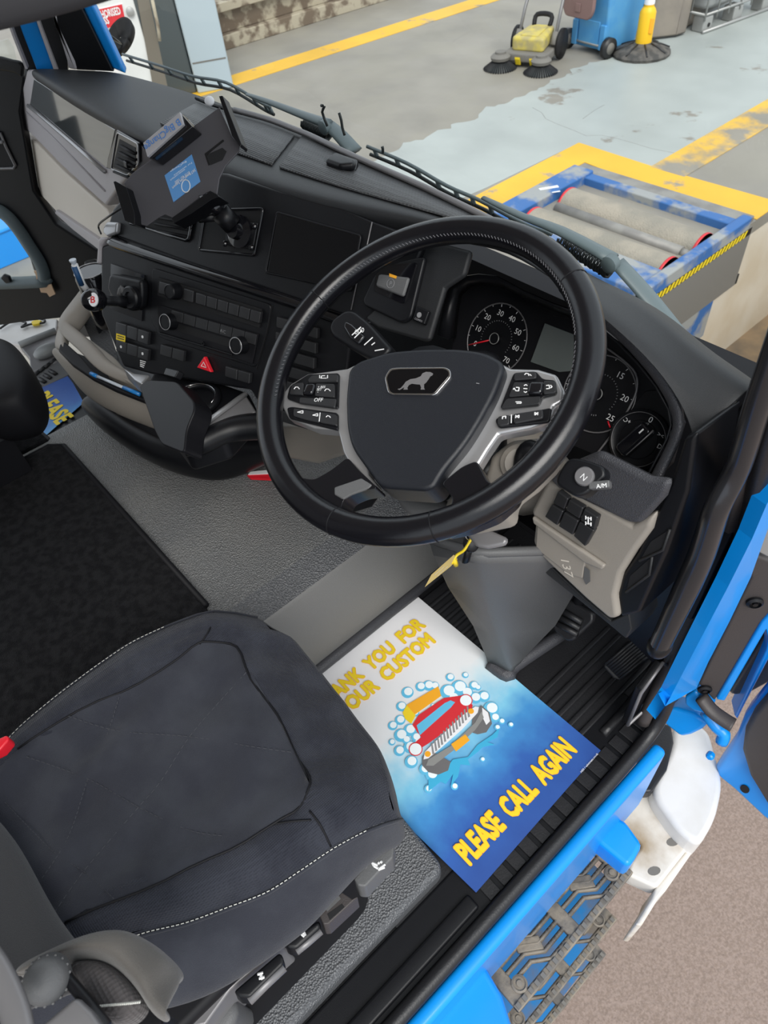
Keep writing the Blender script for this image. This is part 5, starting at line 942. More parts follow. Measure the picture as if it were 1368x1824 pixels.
# printed paper mats
def paper_material(name, fr, y0, y1):
    m = bpy.data.materials.new(name); m.use_nodes = True; nt = m.node_tree; L = nt.links.new; b = nt.nodes['Principled BSDF']; b.inputs['Roughness'].default_value = .38
    tc = nt.nodes.new('ShaderNodeTexCoord'); sp = nt.nodes.new('ShaderNodeVectorMath'); sp.operation = 'DOT_PRODUCT'; L(tc.outputs['Object'], sp.inputs[0]); sp.inputs[1].default_value = tuple(fr.u)
    nz = nt.nodes.new('ShaderNodeTexNoise'); nz.inputs['Scale'].default_value = 16; nz.inputs['Detail'].default_value = 8; L(tc.outputs['Object'], nz.inputs['Vector'])
    off = nt.nodes.new('ShaderNodeMath'); off.operation = 'MULTIPLY_ADD'; off.inputs[1].default_value = .12; L(nz.outputs[0], off.inputs[0]); L(sp.outputs['Value'], off.inputs[2])
    mr = nt.nodes.new('ShaderNodeMapRange'); c0_ = fr.o.dot(fr.u); mr.inputs['From Min'].default_value = c0_ + y0 + .06; mr.inputs['From Max'].default_value = c0_ + y1 + .06; L(off.outputs[0], mr.inputs[0])
    r = nt.nodes.new('ShaderNodeValToRGB'); e = r.color_ramp.elements; e[0].position = 0; e[0].color = (.025, .075, .30, 1); e[1].position = 1; e[1].color = (.82, .82, .84, 1)
    for p_, c in ((.22, (.035, .12, .42)), (.36, (.06, .28, .62)), (.50, (.22, .58, .80)), (.62, (.62, .78, .85)), (.72, (.80, .82, .84))): q = e.new(p_); q.color = (*c, 1)
    L(mr.outputs[0], r.inputs[0]); L(r.outputs[0], b.inputs['Base Color']); return m
PZ = .0175
FPm = Frame(V((-.455, .39, PZ)), (0, 1, 0), (-1, 0, 0))
pm = thing('paper_mat', 'printed paper floor mat with cartoon car wash in the driver footwell', 'paper mat', (-.45, .39, PZ), group='printed paper floor mats')
quad = [pz(p, PZ) for p in [(848, 1590), (1070, 1337), (745, 1063), (503, 1252)]]
NX = 16; rws = []
for i in range(NX + 1):
    t = i / NX; a_, b_ = quad[0].lerp(quad[3], t), quad[1].lerp(quad[2], t)
    rws.append([a_.lerp(b_, j / 10) + V((0, 0, .0022 * noise.noise(V((t * 3, j * .22, .5))))) for j in range(11)])
paper = paper_material('printed_paper', FPm, -.265, .165)
surf('sheet', rws, paper, pm)
pt = .0032
def ptext(s, p0, p1, cap):
    textline('lettering_outline', FPm, s, p0, p1, cap, MT['orange'], pm, off=pt, bold=.066); textline('lettering', FPm, s, p0, p1, cap, MT['yellow'], pm, off=pt + .0002, bold=.040)
ptext('PLEASE  CALL  AGAIN', k1('J', 768, 1118), k1('J', 1200, 655), .037)
def pext(s, pstart, pend, full, capt):            # lettering partly hidden by the seat: continue the seen baseline back
    a0 = V((*FPm.loc(pstart, pt), 0)); a1 = V((*FPm.loc(pend, pt), 0)); st_ = a1 + (a0 - a1) * full; ang = math.atan2(a1.y - st_.y, a1.x - st_.x); L_ = (a1 - st_).length
    text('lettering_outline', FPm, s, st_.x, st_.y, pt, capt / .7, MT['orange'], pm, rot=ang, bold=.062, width=L_); text('lettering', FPm, s, st_.x, st_.y, pt + .0002, capt / .7, MT['yellow'], pm, rot=ang, bold=.038, width=L_)
pext('THANK  YOU  FOR', k1('J', 245, 432), k1('J', 588, 148), 1.22, .030); pext('YOUR  CUSTOM', k1('J', 300, 485), k1('J', 628, 212), 1.12, .030)
textline('small_print', FPm, 'H03 / valetmats.co.uk', k1('J', 1222, 745), k1('J', 1290, 668), .0035, MT['ink'], pm, off=pt, bold=.005)
def pr(name, pts, m, h): q = FPm.poly(k('J', pts), pt + h); return prism(name, q, (0, 0, -.0004), MT[m], pm)
def circ(x, y, r, m, h, name='bubble'): 
    a_, b_ = FPm.loc(k1('J', x, y), pt + h); R_ = r * .00047; return prism(name, [FPm.w(a_ + R_ * math.cos(i * math.pi / 9), b_ + R_ * math.sin(i * math.pi / 9), pt + h) for i in range(18)], (0, 0, -.0003), MT[m], pm)
bub = [(515, 418, 26), (568, 395, 22), (600, 390, 24), (625, 392, 20), (490, 475, 22), (455, 553, 20), (485, 530, 22), (488, 592, 28), (452, 620, 14), (482, 655, 22), (525, 570, 26), (525, 640, 26), (530, 700, 26), (585, 730, 22), (614, 752, 26), (600, 810, 16), (688, 357, 19), (750, 348, 14), (680, 415, 34), (725, 398, 34), (785, 390, 20), (800, 398, 14), (825, 435, 25), (855, 485, 32), (790, 440, 26), (898, 535, 13), (935, 549, 11), (660, 668, 15), (820, 690, 10), (545, 500, 18), (597, 572, 18), (668, 545, 10), (618, 472, 10), (760, 470, 12), (785, 557, 12), (720, 570, 10), (706, 800, 14), (560, 620, 22), (550, 600, 20), (510, 610, 18), (700, 440, 26), (755, 420, 28), (870, 520, 20), (880, 560, 12)]
for i, (x, y, r) in enumerate(bub): circ(x, y, r, 'bubble', .0001 + (i % 5) * .00005); circ(x + r * .12, y - r * .16, r * .68, 'bubblewhite', .0005 + (i % 5) * .00005)
pr('splash', [(600, 770), (660, 740), (700, 690), (760, 680), (800, 630), (860, 590), (890, 560), (880, 600), (840, 620), (870, 630), (820, 640), (800, 660), (760, 690), (770, 715), (730, 710), (720, 760), (690, 800), (700, 750), (670, 790), (650, 780), (600, 820)], 'water', .0006)
pr('tyre', [(575, 680), (600, 655), (640, 670), (690, 700), (680, 735), (640, 752), (600, 742), (575, 715)], 'greytrim', .0009); pr('tyre', [(775, 580), (780, 500), (815, 470), (848, 500), (858, 545), (835, 580), (800, 588)], 'greytrim', .0009)
pr('tyre_wall', [(818, 480), (842, 500), (850, 535), (835, 550), (820, 520)], 'paperwhite', .0010)
pr('sponge', [(510, 470), (640, 393), (652, 432), (545, 508), (520, 520)], 'orange', .0011); pr('sponge_side', [(495, 500), (512, 470), (548, 512), (530, 545), (505, 525)], 'yellow', .0014)
pr('car_body', [(535, 550), (560, 510), (640, 455), (665, 440), (740, 430), (780, 470), (775, 490), (690, 560), (600, 625), (560, 650), (530, 635), (570, 600)], 'red', .0012)
pr('windscreen_print', [(552, 552), (665, 462), (690, 450), (708, 458), (690, 480), (600, 560), (565, 592)], 'bubble', .0014)
pr('grille_print', [(580, 690), (585, 660), (640, 605), (740, 510), (790, 475), (805, 478), (800, 500), (735, 570), (655, 640), (600, 685)], 'paperwhite', .0014)
for i in range(13):
    t = i / 12; x, y = 610 + 145 * t, 652 - 150 * t; pr('grille_slot', [(x, y - 26), (x + 6, y - 30), (x + 14, y + 14), (x + 6, y + 18)], 'inkdim', .0016)
pr('bumper_print', [(590, 715), (600, 690), (690, 635), (790, 540), (815, 495), (825, 520), (790, 570), (700, 655), (620, 715)], 'galv', .0016)
pr('number_plate', [(692, 628), (750, 588), (768, 612), (712, 658)], 'orange', .0018)
for x, y in ((548, 648), (752, 450)): circ(x, y, 28, 'red', .0016, 'headlamp'); circ(x, y, 24, 'bubblewhite', .0018, 'headlamp')
for x, y in ((597, 668), (773, 494)): circ(x, y, 12, 'orange', .0018, 'side_lamp')
p2m = thing('paper_mat', 'blue paper mat with yellow lettering on the passenger side floor', 'paper mat', pz((80, 715), .004), group='printed paper floor mats')
q2 = [pz(p, .006) for p in k('D', [(470, 1250), (600, 1420), (300, 1680), (100, 1415)])]
FP2 = Frame(q2[0], (q2[2] - q2[3]).normalized(), (q2[3] - q2[2]).normalized().cross(V((0, 0, -1))) * -1)
prism('sheet', q2, (0, 0, -.0006), paper_material('printed_paper_passenger', Frame(q2[3].lerp(q2[2], .5), (0, 1, 0), (q2[0] - q2[3]).normalized()), -.12, .5), p2m)
fa = Frame(pz(k1('D', 225, 1410), .0066), pz(k1('D', 370, 1560), .0066) - pz(k1('D', 225, 1410), .0066), pz(k1('D', 280, 1390), .0066) - pz(k1('D', 225, 1410), .0066))
text('lettering', fa, 'PLEASE', 0, 0, .0008, .075, MT['yellow'], p2m, bold=.04, width=(pz(k1('D', 400, 1590), .0066) - fa.o).length)

# ================================================================ PASSENGER SIDE: pillar, open door, step
glass = bpy.data.materials.new('window_glass'); glass.use_nodes = True; nt = glass.node_tree; nt.nodes.remove(nt.nodes['Principled BSDF'])
tr_, gl_, mx_ = nt.nodes.new('ShaderNodeBsdfTransparent'), nt.nodes.new('ShaderNodeBsdfGlossy'), nt.nodes.new('ShaderNodeMixShader'); fr_ = nt.nodes.new('ShaderNodeMath'); fr_.operation = 'MULTIPLY_ADD'; lw_ = nt.nodes.new('ShaderNodeLayerWeight'); lw_.inputs[0].default_value = .5; pw_n = nt.nodes.new('ShaderNodeMath'); pw_n.operation = 'POWER'; pw_n.inputs[1].default_value = 5; nt.links.new(lw_.outputs['Facing'], pw_n.inputs[0]); nt.links.new(pw_n.outputs[0], fr_.inputs[0]); fr_.inputs[1].default_value = .5; fr_.inputs[2].default_value = .03
tr_.inputs[0].default_value = (.95, .97, .96, 1); gl_.inputs['Roughness'].default_value = .02
nt.links.new(fr_.outputs[0], mx_.inputs[0]); nt.links.new(tr_.outputs[0], mx_.inputs[1]); nt.links.new(gl_.outputs[0], mx_.inputs[2]); nt.links.new(mx_.outputs[0], nt.nodes['Material Output'].inputs['Surface'])
gb = [p + V((0, .012, -.01)) for p in ws]
gt = [V((p.x, p.y - .12, 1.72)) for p in gb]
wsn = surf('window_1', [gb, [p.lerp(q, .5) for p, q in zip(gb, gt)], gt], glass); struct(wsn); wsn['label'] = 'large clear windscreen above the dashboard'
# left front pillar: black lining, blue outer edge, brown trims
FPL = Frame(pz((200, 126), .80), (.55, .84, 0), (0, -.12, 1))
lpil = thing('trim_4', 'black lined left front pillar with blue painted door frame edges', None, FPL.o, kind='structure')
plate('pillar_lining', FPL, k('S', [(620, 570), (545, 480), (440, 190), (330, -60), (560, -140), (700, 130), (910, 560), (930, 585)]), -.06, 0, MT['black'], lpil, bevel=.01)
plate('pillar_edge', FPL, k('S', [(915, 560), (700, 120), (590, -140), (650, -140), (780, 90), (1000, 560), (1025, 605)]), -.05, -.01, MT['blue'], lpil, bevel=.006)
plate('door_seal', FPL, k('S', [(550, 560), (545, 500), (455, 210), (360, -40), (440, -40), (470, 205), (610, 500), (630, 575)]), -.04, .004, MT['greige'], lpil, bevel=.006)
plate('seal_lining', FPL, k('S', [(460, 570), (330, 240), (230, -40), (380, -40), (455, 215), (550, 490), (550, 580)]), -.06, -.012, MT['rubber'], lpil)
plate('pillar_edge', FPL, k('S', [(300, 580), (180, 270), (90, 0), (230, -30), (325, 240), (440, 560), (440, 590)]), -.06, -.03, MT['blue'], lpil, bevel=.004)
plate('seal_strip', FPL, k('S', [(440, 575), (318, 235), (245, 20), (262, 10), (345, 245), (470, 575)]), -.05, .002, MT['greige'], lpil)
plate('seal_lining', FPL, k('S', [(220, 580), (110, 300), (20, 40), (110, 40), (190, 280), (300, 570)]), -.08, -.04, MT['rubber'], lpil)
plate('seal_strip', FPL, k('S', [(205, 560), (105, 305), (30, 100), (48, 90), (125, 310), (225, 560)]), -.06, -.02, MT['greige'], lpil)
# left door swung open: dark inner panel, upper window, lower kerb window with tape
FDL = Frame(px((44, 200), -2.13), (.80, .60, 0), (-.02, 0, 1))
ld_ = thing('door_2', 'open passenger door with dark inner panel and low kerb window', None, px((20, 560), -2.2), kind='structure')
plate('inner_panel', FDL, k('Z', [(-70, 92), (0, 112), (30, 118), (44, 140), (36, 200), (60, 340), (100, 400), (178, 450), (178, 560), (60, 572), (-70, 590), (-70, 504), (68, 501), (77, 493), (71, 470), (51, 437), (31, 406), (10, 384), (-10, 375), (-70, 373)]), -.03, 0, MT['black'], ld_, bevel=.006)
tube('window_frame', FDL.poly(k('D', [(-270, 88), (-40, 92), (45, 128), (125, 218), (205, 338), (285, 468), (308, 565), (272, 594), (-270, 612)]), .004), .020, MT['armgrey'], ld_, sm=4, n=8)
plate('kerb_window', FDL, k('D', [(-300, 90), (-40, 95), (40, 130), (120, 220), (200, 340), (280, 470), (305, 560), (270, 590), (-300, 610)]), -.004, .0, glass, ld_, rnd=.02)
plate('window_latch', FDL, k('D', [(0, 570), (20, 545), (60, 560), (75, 600), (40, 610)]), .014, .026, MT['black'], ld_, bevel=.004)
for q in ([(235, 520), (285, 515), (300, 560), (290, 600), (255, 600), (250, 550)], [(270, 625), (355, 612), (385, 680), (345, 700), (325, 672), (285, 668)]): plate('tape', FDL, k('D', q), .013, .0165, MT['tape'], ld_)
plate('upper_window', FDL, k('S', [(-300, 290), (0, 335), (60, 318), (105, 380), (130, 490), (0, 460), (-300, 450)]), -.004, .0, glass, ld_)
plate('window_sill', FDL, k('S', [(-300, 440), (0, 465), (90, 490), (150, 500), (190, 540), (180, 640), (120, 600), (-300, 520)]), .0, .014, MT['black'], ld_, bevel=.006)
plate('door_pocket', FDL, k('Y', [(-600, 780), (0, 850), (40, 960), (118, 1110), (100, 1130), (-600, 1130)]), .0, .002, MT['hole'], ld_, rnd=.02)
tube('pocket_rim', [FDL.hit(p, .004) for p in k('Y', [(-100, 830), (5, 860), (45, 960), (118, 1105), (105, 1130), (0, 1132), (-300, 1132)])], .004, MT['greytrim'], ld_, n=6)
plate('pull_handle', FDL, k('Y', [(-200, 900), (0, 920), (20, 925), (22, 942), (0, 945), (-200, 940)]), .002, .014, MT['greytrim'], ld_, bevel=.004)
# pale step panel and floor of the passenger entrance
en = thing('entry_step', 'pale moulded passenger entry step with dark ribbed tread', 'step', pz((90, 640), 0))
prism('pale_panel', [pz(p, .002) for p in k('D', [(-200, 830), (0, 845), (400, 850), (390, 940), (140, 1030), (0, 1010), (-200, 980)])], (0, 0, -.05), MT['white'], en, bevel=.006)
prism('grey_panel', [pz(p, .006) for p in k('D', [(130, 1035), (390, 930), (420, 1060), (400, 1150), (210, 1230), (200, 1120)])], (0, 0, -.03), MT['greytrim'], en, bevel=.006)
tube('step_lip', [pz(p, .012) for p in k('D', [(135, 1035), (260, 985), (390, 935)])], .012, MT['ibc'], en, n=8)
ellipsoid('pale_knob', pz(k1('D', 325, 1075), .02), (V((.03, 0, 0)), V((0, .045, 0)), V((0, 0, .02))), MT['ibc'], en)
prism('dark_tread', [pz(p, .003) for p in k('D', [(200, 1220), (420, 1110), (480, 1240), (110, 1420), (0, 1500), (0, 1300)])], (0, 0, -.02), MT['grey'], en, bevel=.003)
for i in range(5):
    for s in (0, 1):
        x, y = 235 + i * 38 - s * 40, 1250 - i * 28 + s * 75; tube('tread_rib', [pz(p, .005) for p in k('D', [(x, y), (x + 45, y + (25 if s else -38))])], .007, MT['rubber'], en, n=6)
tube('wire', [pz(p, .012) for p in k('D', [(0, 920), (60, 880), (120, 865), (180, 880), (150, 910), (210, 890), (300, 880), (310, 860), (270, 850)])], .004, MT['rubber'], en, sm=5, n=6)
prism('yellow_clip', [pz(p, .016) for p in k('D', [(215, 870), (250, 855), (288, 862), (270, 885), (225, 892)])], (0, 0, -.008), MT['yellow'], en, bevel=.002)
# red and white strip glimpsed under the console
rs_ = thing('warning_strip', 'red and white reflective strip on the tunnel behind the wheel rim', 'strip', pz((468, 848), .26))
prism('red_band', [pz(p, .262) for p in [(440, 846), (490, 844), (492, 853), (446, 851)]], (0, 0, -.006), MT['redglow'], rs_); prism('white_band', [pz(p, .264) for p in [(446, 840), (488, 836), (490, 843), (442, 845)]], (0, 0, -.006), MT['ink'], rs_)
# padded edge close to the camera in the upper left corner
vz = thing('sun_visor', 'dark grey padded visor edge hanging out of focus at the upper left corner', 'visor', V((-.60, .17, 1.3)))
va, vb, vc = CAM + ray(-160, 105) * .46, CAM + ray(60, 62) * .46, CAM + ray(330, -22) * .46
surf('padding', [[p + V((-.03, .0, .10)) for p in (va, vb, vc)], [p + V((-.02, 0, .01)) for p in (va, vb, vc)], [va, vb, vc], [p + V((.02, 0, .02)) for p in (va, vb, vc)], [p + V((.03, 0, .10)) for p in (va, vb, vc)]], MT['soft'], vz, sub=2, solid=.004, off=-1)

# ================================================================ WIPERS
FWp = Frame((-1, .865, .75), (1, 0, 0), (0, -.08, 1))
def wiper(label, arm1, arm2, blade, pivot):
    o = thing('windscreen_wiper', label, 'wiper', FWp.hit(arm1[0]), group='windscreen wipers')
    tube('pivot_arm', FWp.poly(arm1, .01), lambda f: .019 - .003 * f, MT['armgrey'], o, sm=3, n=8, flat=.35)
    tube('arm', FWp.poly(arm2, .016), lambda f: .014 - .009 * f, MT['armgrey'], o, sm=3, n=8, flat=.5)
    lathe('pivot_pin', FWp.hit(pivot, .016), FWp.n, [(.013, 0), (.013, .012), (.009, .015), (0, .015)], MT['armgrey'], o, n=16)
    a_, b_ = FWp.hit(arm2[0], -.002) + V((0, .0, -.022)), FWp.hit(arm2[1], -.002) + V((0, 0, -.016))
    tube('spring', [a_.lerp(b_, i / 120) + (FWp.n * math.cos(i * .95) + V((0, 0, 1)) * math.sin(i * .95)) * .009 for i in range(121)], .0024, MT['wipdark'], o, n=5)
    bl = crom(FWp.poly(blade, -.004), 4)
    tube('blade', bl, .0035, MT['wipdark'], o, n=6); up_ = [p + V((0, -.006, .016)) for p in bl]
    tube('blade_frame', up_, .0035, MT['armgrey'], o, n=6)
    for i in range(1, len(bl) - 1, 2): tube('blade_clip', [bl[i], up_[i]], .004, MT['armgrey'], o, n=5)
    return o
wiper('grey windscreen wiper on the right in front of the roller bed', [(1230, 625), (1160, 535), (1100, 468)], [(1092, 462), (1000, 412), (930, 385), (860, 352)], [(660, 275), (730, 305), (800, 345), (860, 372), (930, 410), (985, 432)], (1092, 466))
wiper('grey windscreen wiper on the left ahead of the tablet cradle', [(632, 270), (605, 240), (585, 222)], [(583, 220), (540, 205), (480, 182), (440, 168)], [(226, 108), (290, 128), (350, 148), (410, 160), (470, 195), (488, 204)], (583, 224))
# round mirror outside the left front corner
mr_ = thing('kerb_mirror', 'round black mirror head seen through the windscreen before the red sign', 'mirror', py((212, 65), 1.05))
mo = py((213, 64), 1.10); ax_ = ((CAM - mo).normalized() * .6 + V((.3, .5, .5)) * .35).normalized(); md = (mo - CAM).dot(CZ) / FPX
FMm = Frame(mo, CX * .88 + CY * .47, -CY * .88 + CX * .47)
vs = []; 
for r_, h_ in ((1, -.02), (1.0, .0), (.96, .008), (.90, .006), (.5, -.004), (.05, -.008)):
    vs.append([FMm.w(18.5 * md * r_ * math.cos(i * math.pi / 14), 34 * md * r_ * math.sin(i * math.pi / 14), h_) for i in range(29)])
surf('mirror_head', vs, MT['hole'], mr_, solid=.004)
tube('mirror_bracket', [FMm.w(0, 0, -.02), FMm.w(-.01, .0, -.05), FPL.hit((192, 62), -.045), FPL.hit((170, 40), -.045)], .004, MT['black'], mr_, n=8)
# flecks and white cap
wc = thing('round_cap', 'small white round cap behind the tablet cradle', 'cap', pz((373, 179), .83)); ellipsoid('cap', pz((373, 180), .832), (CX * .010, CY * .010, CZ * .006), MT['paperwhite'], wc)
for lab, pts in (('dark curled grass stalk caught by the left wiper pivot', [(572, 188), (578, 190), (574, 200), (583, 225)]), ('dark speckled strip of debris on the windscreen right of the wiper pivot', [(604, 201), (608, 215), (610, 228), (614, 241)]), ('tiny dark bit of debris low on the windscreen', [(681, 261), (682, 266), (682, 272)])):
    o = tube('debris', FWp.poly(pts, .045), .0026, MT['wipdark'], None, n=5, sm=2); tag(o, lab, 'debris')

# ================================================================ WORKSHOP OUTSIDE
def rest(o, z=GZ): return o
# roller brake tester let into the floor
rb = thing('brake_roller_bed', 'worn blue roller brake tester bed with two gritty rollers in the floor', 'roller bed', (-2.85, 4.5, GZ))
x0, x1, y0, y1 = -3.63, -2.08, 3.92, 5.22; H = GZ + .06
box('near_beam', (x0, y0 - .1, GZ - .25), (x1, y0 + .22, H), MT['rollblue'], rb, bevel=.01); box('far_beam', (x0, y1 - .26, GZ - .25), (x1, y1 - .16, H), MT['rollblue'], rb, bevel=.01)
box('far_ramp', (x0, y1 - .16, GZ - .1), (x1 - .02, y1, GZ + .04), MT['rollsteel'], rb, bevel=.01)
box('left_cheek', (x0, y0 + .1, GZ - .25), (x0 + .20, y1 - .14, H + .02), MT['rollblue'], rb, bevel=.015); box('right_rail', (x1 - .07, y0 - .1, GZ - .12), (x1 + .01, y1 - .1, H + .02), MT['rollblue'], rb, bevel=.015)
box('bed_floor', (x0, y0, GZ - .5), (x1, y1, GZ - .42), MT['hole'], rb)
for i, (pa, pb, r_) in enumerate((((1028, 352), (1268, 448), .145), ((958, 388), (1200, 486), .145))):
    a_, b_ = pz(pa, GZ), pz(pb, GZ); yy = (a_.y + b_.y) / 2; c_ = V((x0 + .24, yy, GZ - .07)); d_ = V((x1 - .10, yy, GZ - .07))
    tube('roller', [c_, c_ + V((.03, 0, 0)), d_ - V((.03, 0, 0)), d_], r_, MT['roller'], rb, n=28)
    for q in (c_, d_ - V((.02, 0, 0))): tube('roller_end', [q, q + V((.02, 0, 0))], r_ + .002, MT['red'], rb, n=28)
a_, b_ = pz((1012, 365), GZ + .02), pz((1228, 460), GZ + .02); yy = (a_.y + b_.y) / 2
tube('sensing_roller', [V((a_.x - .06, yy, GZ)), V((b_.x - .1, yy, GZ)),], .045, MT['rollsteel'], rb, n=18); tube('sensing_roller_end', [V((b_.x - .1, yy, GZ)), V((b_.x - .04, yy, GZ))], .034, MT['rollsteel'], rb, n=14); tube('roller_spindle', [V((b_.x - .05, yy, GZ)), V((b_.x + .05, yy, GZ))], .024, MT['roller'], rb, n=12)
FSd = Frame((x1 + .012, 4.4, GZ), (0, 1, 0), (0, 0, 1))
box('side_plate', (x1 - .03, y0 - .1, GZ - .48), (x1 + .012, y1 - .06, GZ - .01), MT['dirtgrey'], rb); box('lower_plate', (x1 - .03, y0 - .1, GZ - .80), (x1 + .01, y1 - .35, GZ - .48), MT['rollblue'], rb)
for i in range(26):
    yy = y0 - .08 + i * .048; prism('hazard_stripe', [V((x1 + .013, yy, GZ - .06)), V((x1 + .013, yy + .026, GZ - .06)), V((x1 + .013, yy + .05, GZ - .012)), V((x1 + .013, yy + .024, GZ - .012))], (.003, 0, 0), MT['yellow'] if i % 1 == 0 else MT['black'], rb)
box('hazard_backing', (x1 + .0115, y0 - .1, GZ - .064), (x1 + .0135, y1 - .07, GZ - .010), MT['black'], rb)
for q, s in (((278, 152), (62, 30)), ((312, 172), (26, 14))):
    c_ = pz(k1('U', *q), H + .021); prism('label', [c_ + V((-.06, -.06, 0)) * (s[0] / 60), c_ + V((-.03, -.075, 0)) * (s[0] / 60), c_ + V((.05, .05, 0)) * (s[0] / 60), c_ + V((.02, .07, 0)) * (s[0] / 60)], (0, 0, -.002), MT['paperwhite'], rb)
# label plate on a yellow rail in the pit
lpz = thing('pit_label_plate', 'white instruction label on a yellow rail low at the right edge', 'label', px((1345, 625), -2.0))
FLp = Frame(px((1348, 628), -1.95), (.35, .94, 0), (0, 0, 1))
plate('plate', FLp, k('R', [(1160, 950), (1140, 1040), (1310, 1140), (1330, 1040)]), -.01, 0, MT['paperwhite'], lpz)
for i in range(3): textline('small_print', FLp, 'CE  MAX 18 000 kg', k1('R', 1165, 985 + i * 22), k1('R', 1270, 1040 + i * 22), .012, MT['black'], lpz, off=.001)
plate('rail', FLp, k('R', [(1175, 945), (1290, 860), (1330, 880), (1330, 960), (1220, 990)]), -.05, -.012, MT['yellow'], lpz)
plate('rail_core', FLp, k('R', [(1215, 965), (1330, 890), (1330, 950), (1250, 1000)]), -.011, -.004, MT['black'], lpz)
# push sweeper
swp = thing('floor_sweeper', 'dusty yellow push sweeper with two round brushes beyond the yellow line', 'sweeper', pz((925, 112), GZ))
def gz(c, x, y, h): return pz(k1(c, x, y), GZ + h)
FSw = Frame(gz('C', 180, 250, 0), gz('C', 260, 260, 0) - gz('C', 60, 250, 0), (0, 0, 1))
sp0 = gz('C', 75, 270, .10); sp1 = gz('C', 290, 290, .10); R_ = (sp1 - sp0); wdt = R_.length; R_.normalize(); Bk = V((-R_.y, R_.x, 0))
if Bk.y < 0: Bk = -Bk
c0_ = sp0.lerp(sp1, .5)
def sq(a, b, z): return V((c0_.x, c0_.y, GZ + z)) + R_ * a + Bk * b
w2 = wdt / 2
prism('chassis', rounded([sq(-w2 * 1.0, -.02, .14), sq(w2 * 1.0, -.02, .14), sq(w2 * .85, .5, .14), sq(-w2 * .85, .5, .14)], .08), (0, 0, -.09), MT['dirtgrey'], swp, bevel=.02)
prism('hopper', rounded([sq(-w2 * .75, .06, .27), sq(w2 * .72, .06, .27), sq(w2 * .55, .46, .30), sq(-w2 * .55, .46, .30)], .05), (0, 0, -.14), MT['dirty_yellow'], swp, bevel=.03, seg=3)
prism('lid_panel', rounded([sq(-w2 * .42, .10, .285), sq(w2 * .38, .10, .285), sq(w2 * .35, .40, .305), sq(-w2 * .33, .40, .305)], .03), (0, 0, -.03), MT['dirty_yellow'], swp, bevel=.006)
tube('carry_handle', [sq(-w2 * .35, .42, .29), sq(-w2 * .32, .47, .38), sq(w2 * .32, .47, .38), sq(w2 * .35, .42, .29)], .025, MT['blackmatt'], swp, sm=4, n=8)
for s in (-1, 1):
    bc = sq(s * w2 * .92, -.10, 0)
    lathe('brush', bc, (0, 0, 1), [(.17, .004), (.16, .02), (.08, .08), (.06, .10), (0, .10)], MT['wipdark'], swp, n=26)
    tubes('bristles', [(bc + V((.07 * math.cos(a_), .07 * math.sin(a_), .085)), bc + V((.185 * math.cos(a_), .185 * math.sin(a_), .004))) for a_ in [i * math.pi / 20 for i in range(40)]], .006, MT['blackmatt'], swp, n=4)
    lathe('brush_cap', bc + V((0, 0, .09)), (0, 0, 1), [(.10, 0), (.11, .03), (.09, .05), (.06, .06), (.06, .08), (0, .08)], MT['dirtgrey'], swp, n=20)
    tube('push_bar', [sq(s * w2 * .82, .30, .2), sq(s * w2 * .80, .42, .45), sq(s * w2 * .68, .85, 1.1)], .018, MT['greytrim'], swp, n=8)
    tube('wheel', [sq(s * w2 * .95, .38, .15), sq(s * w2 * 1.08, .38, .15)], .145, MT['blackmatt'], swp, n=22)
    tube('handle_socket', [sq(s * w2 * .83, .26, .16), sq(s * w2 * .82, .33, .26)], .04, MT['dirtgrey'], swp, n=10)
tube('push_bar', [sq(-w2 * .68, .85, 1.1), sq(0, .9, 1.15), sq(w2 * .68, .85, 1.1)], .018, MT['greytrim'], swp, n=8)
for s in (-.35, .3): prism('deflector', [sq(w2 * s, -.05, .09), sq(w2 * s + .06, -.05, .09), sq(w2 * s + .06, -.02, .03), sq(w2 * s, -.02, .03)], (0, 0, .02), MT['yellow'], swp)
# wheelie bin leaning on its wheels, seen from behind
wb_ = thing('wheelie_bin', 'blue wheelie bin with brown lid behind the sweeper', 'bin', pz((1050, 80), GZ))
b0, b1 = gz('C', 395, 185, .10), gz('C', 590, 235, .10); R_ = (b1 - b0).normalized(); wB = (b1 - b0).length; Bk = V((-R_.y, R_.x, 0)); Bk = Bk if Bk.y > 0 else -Bk
bc_ = b0.lerp(b1, .5)
def bq(a, b, z): return V((bc_.x, bc_.y, GZ + z)) + R_ * a + Bk * b
h = wB * .5
vs = [bq(-h * .78, .03, .04), bq(h * .78, .03, .04), bq(h * .80, .50, .04), bq(-h * .80, .50, .04), bq(-h * .98, -.08, 1.0), bq(h * .98, -.08, 1.0), bq(h * .98, .62, 1.0), bq(-h * .98, .62, 1.0)]
mesh('body', vs, [[0, 3, 2, 1], [4, 5, 6, 7], [0, 1, 5, 4], [1, 2, 6, 5], [2, 3, 7, 6], [3, 0, 4, 7]], MT['bin'], wb_, bevel=.03, seg=3)
for s in (-1, 1):
    tube('wheel', [bq(s * h * 1.0 - .03, .0, .10), bq(s * h * 1.0 + .03, .0, .10)], .10, MT['rubber'], wb_, n=24); tube('wheel_hub', [bq(s * h - .033, 0, .10), bq(s * h + .036, 0, .10)], .055, MT['dirtgrey'], wb_, n=18)
    prism('axle_block', [bq(s * h * .55, -.02, .30), bq(s * h * .80, -.02, .30), bq(s * h * .80, -.02, .06), bq(s * h * .55, -.02, .06)], Bk * .08, MT['bin'], wb_, bevel=.01)
tube('axle', [bq(-h, 0, .10), bq(h, 0, .10)], .014, MT['galv'], wb_, n=8)
prism('back_panel', [bq(-h * .5, -.01, .32), bq(h * .5, -.01, .32), bq(h * .5, -.01, .10), bq(-h * .5, -.01, .10)], Bk * .05, MT['bin'], wb_, bevel=.01)
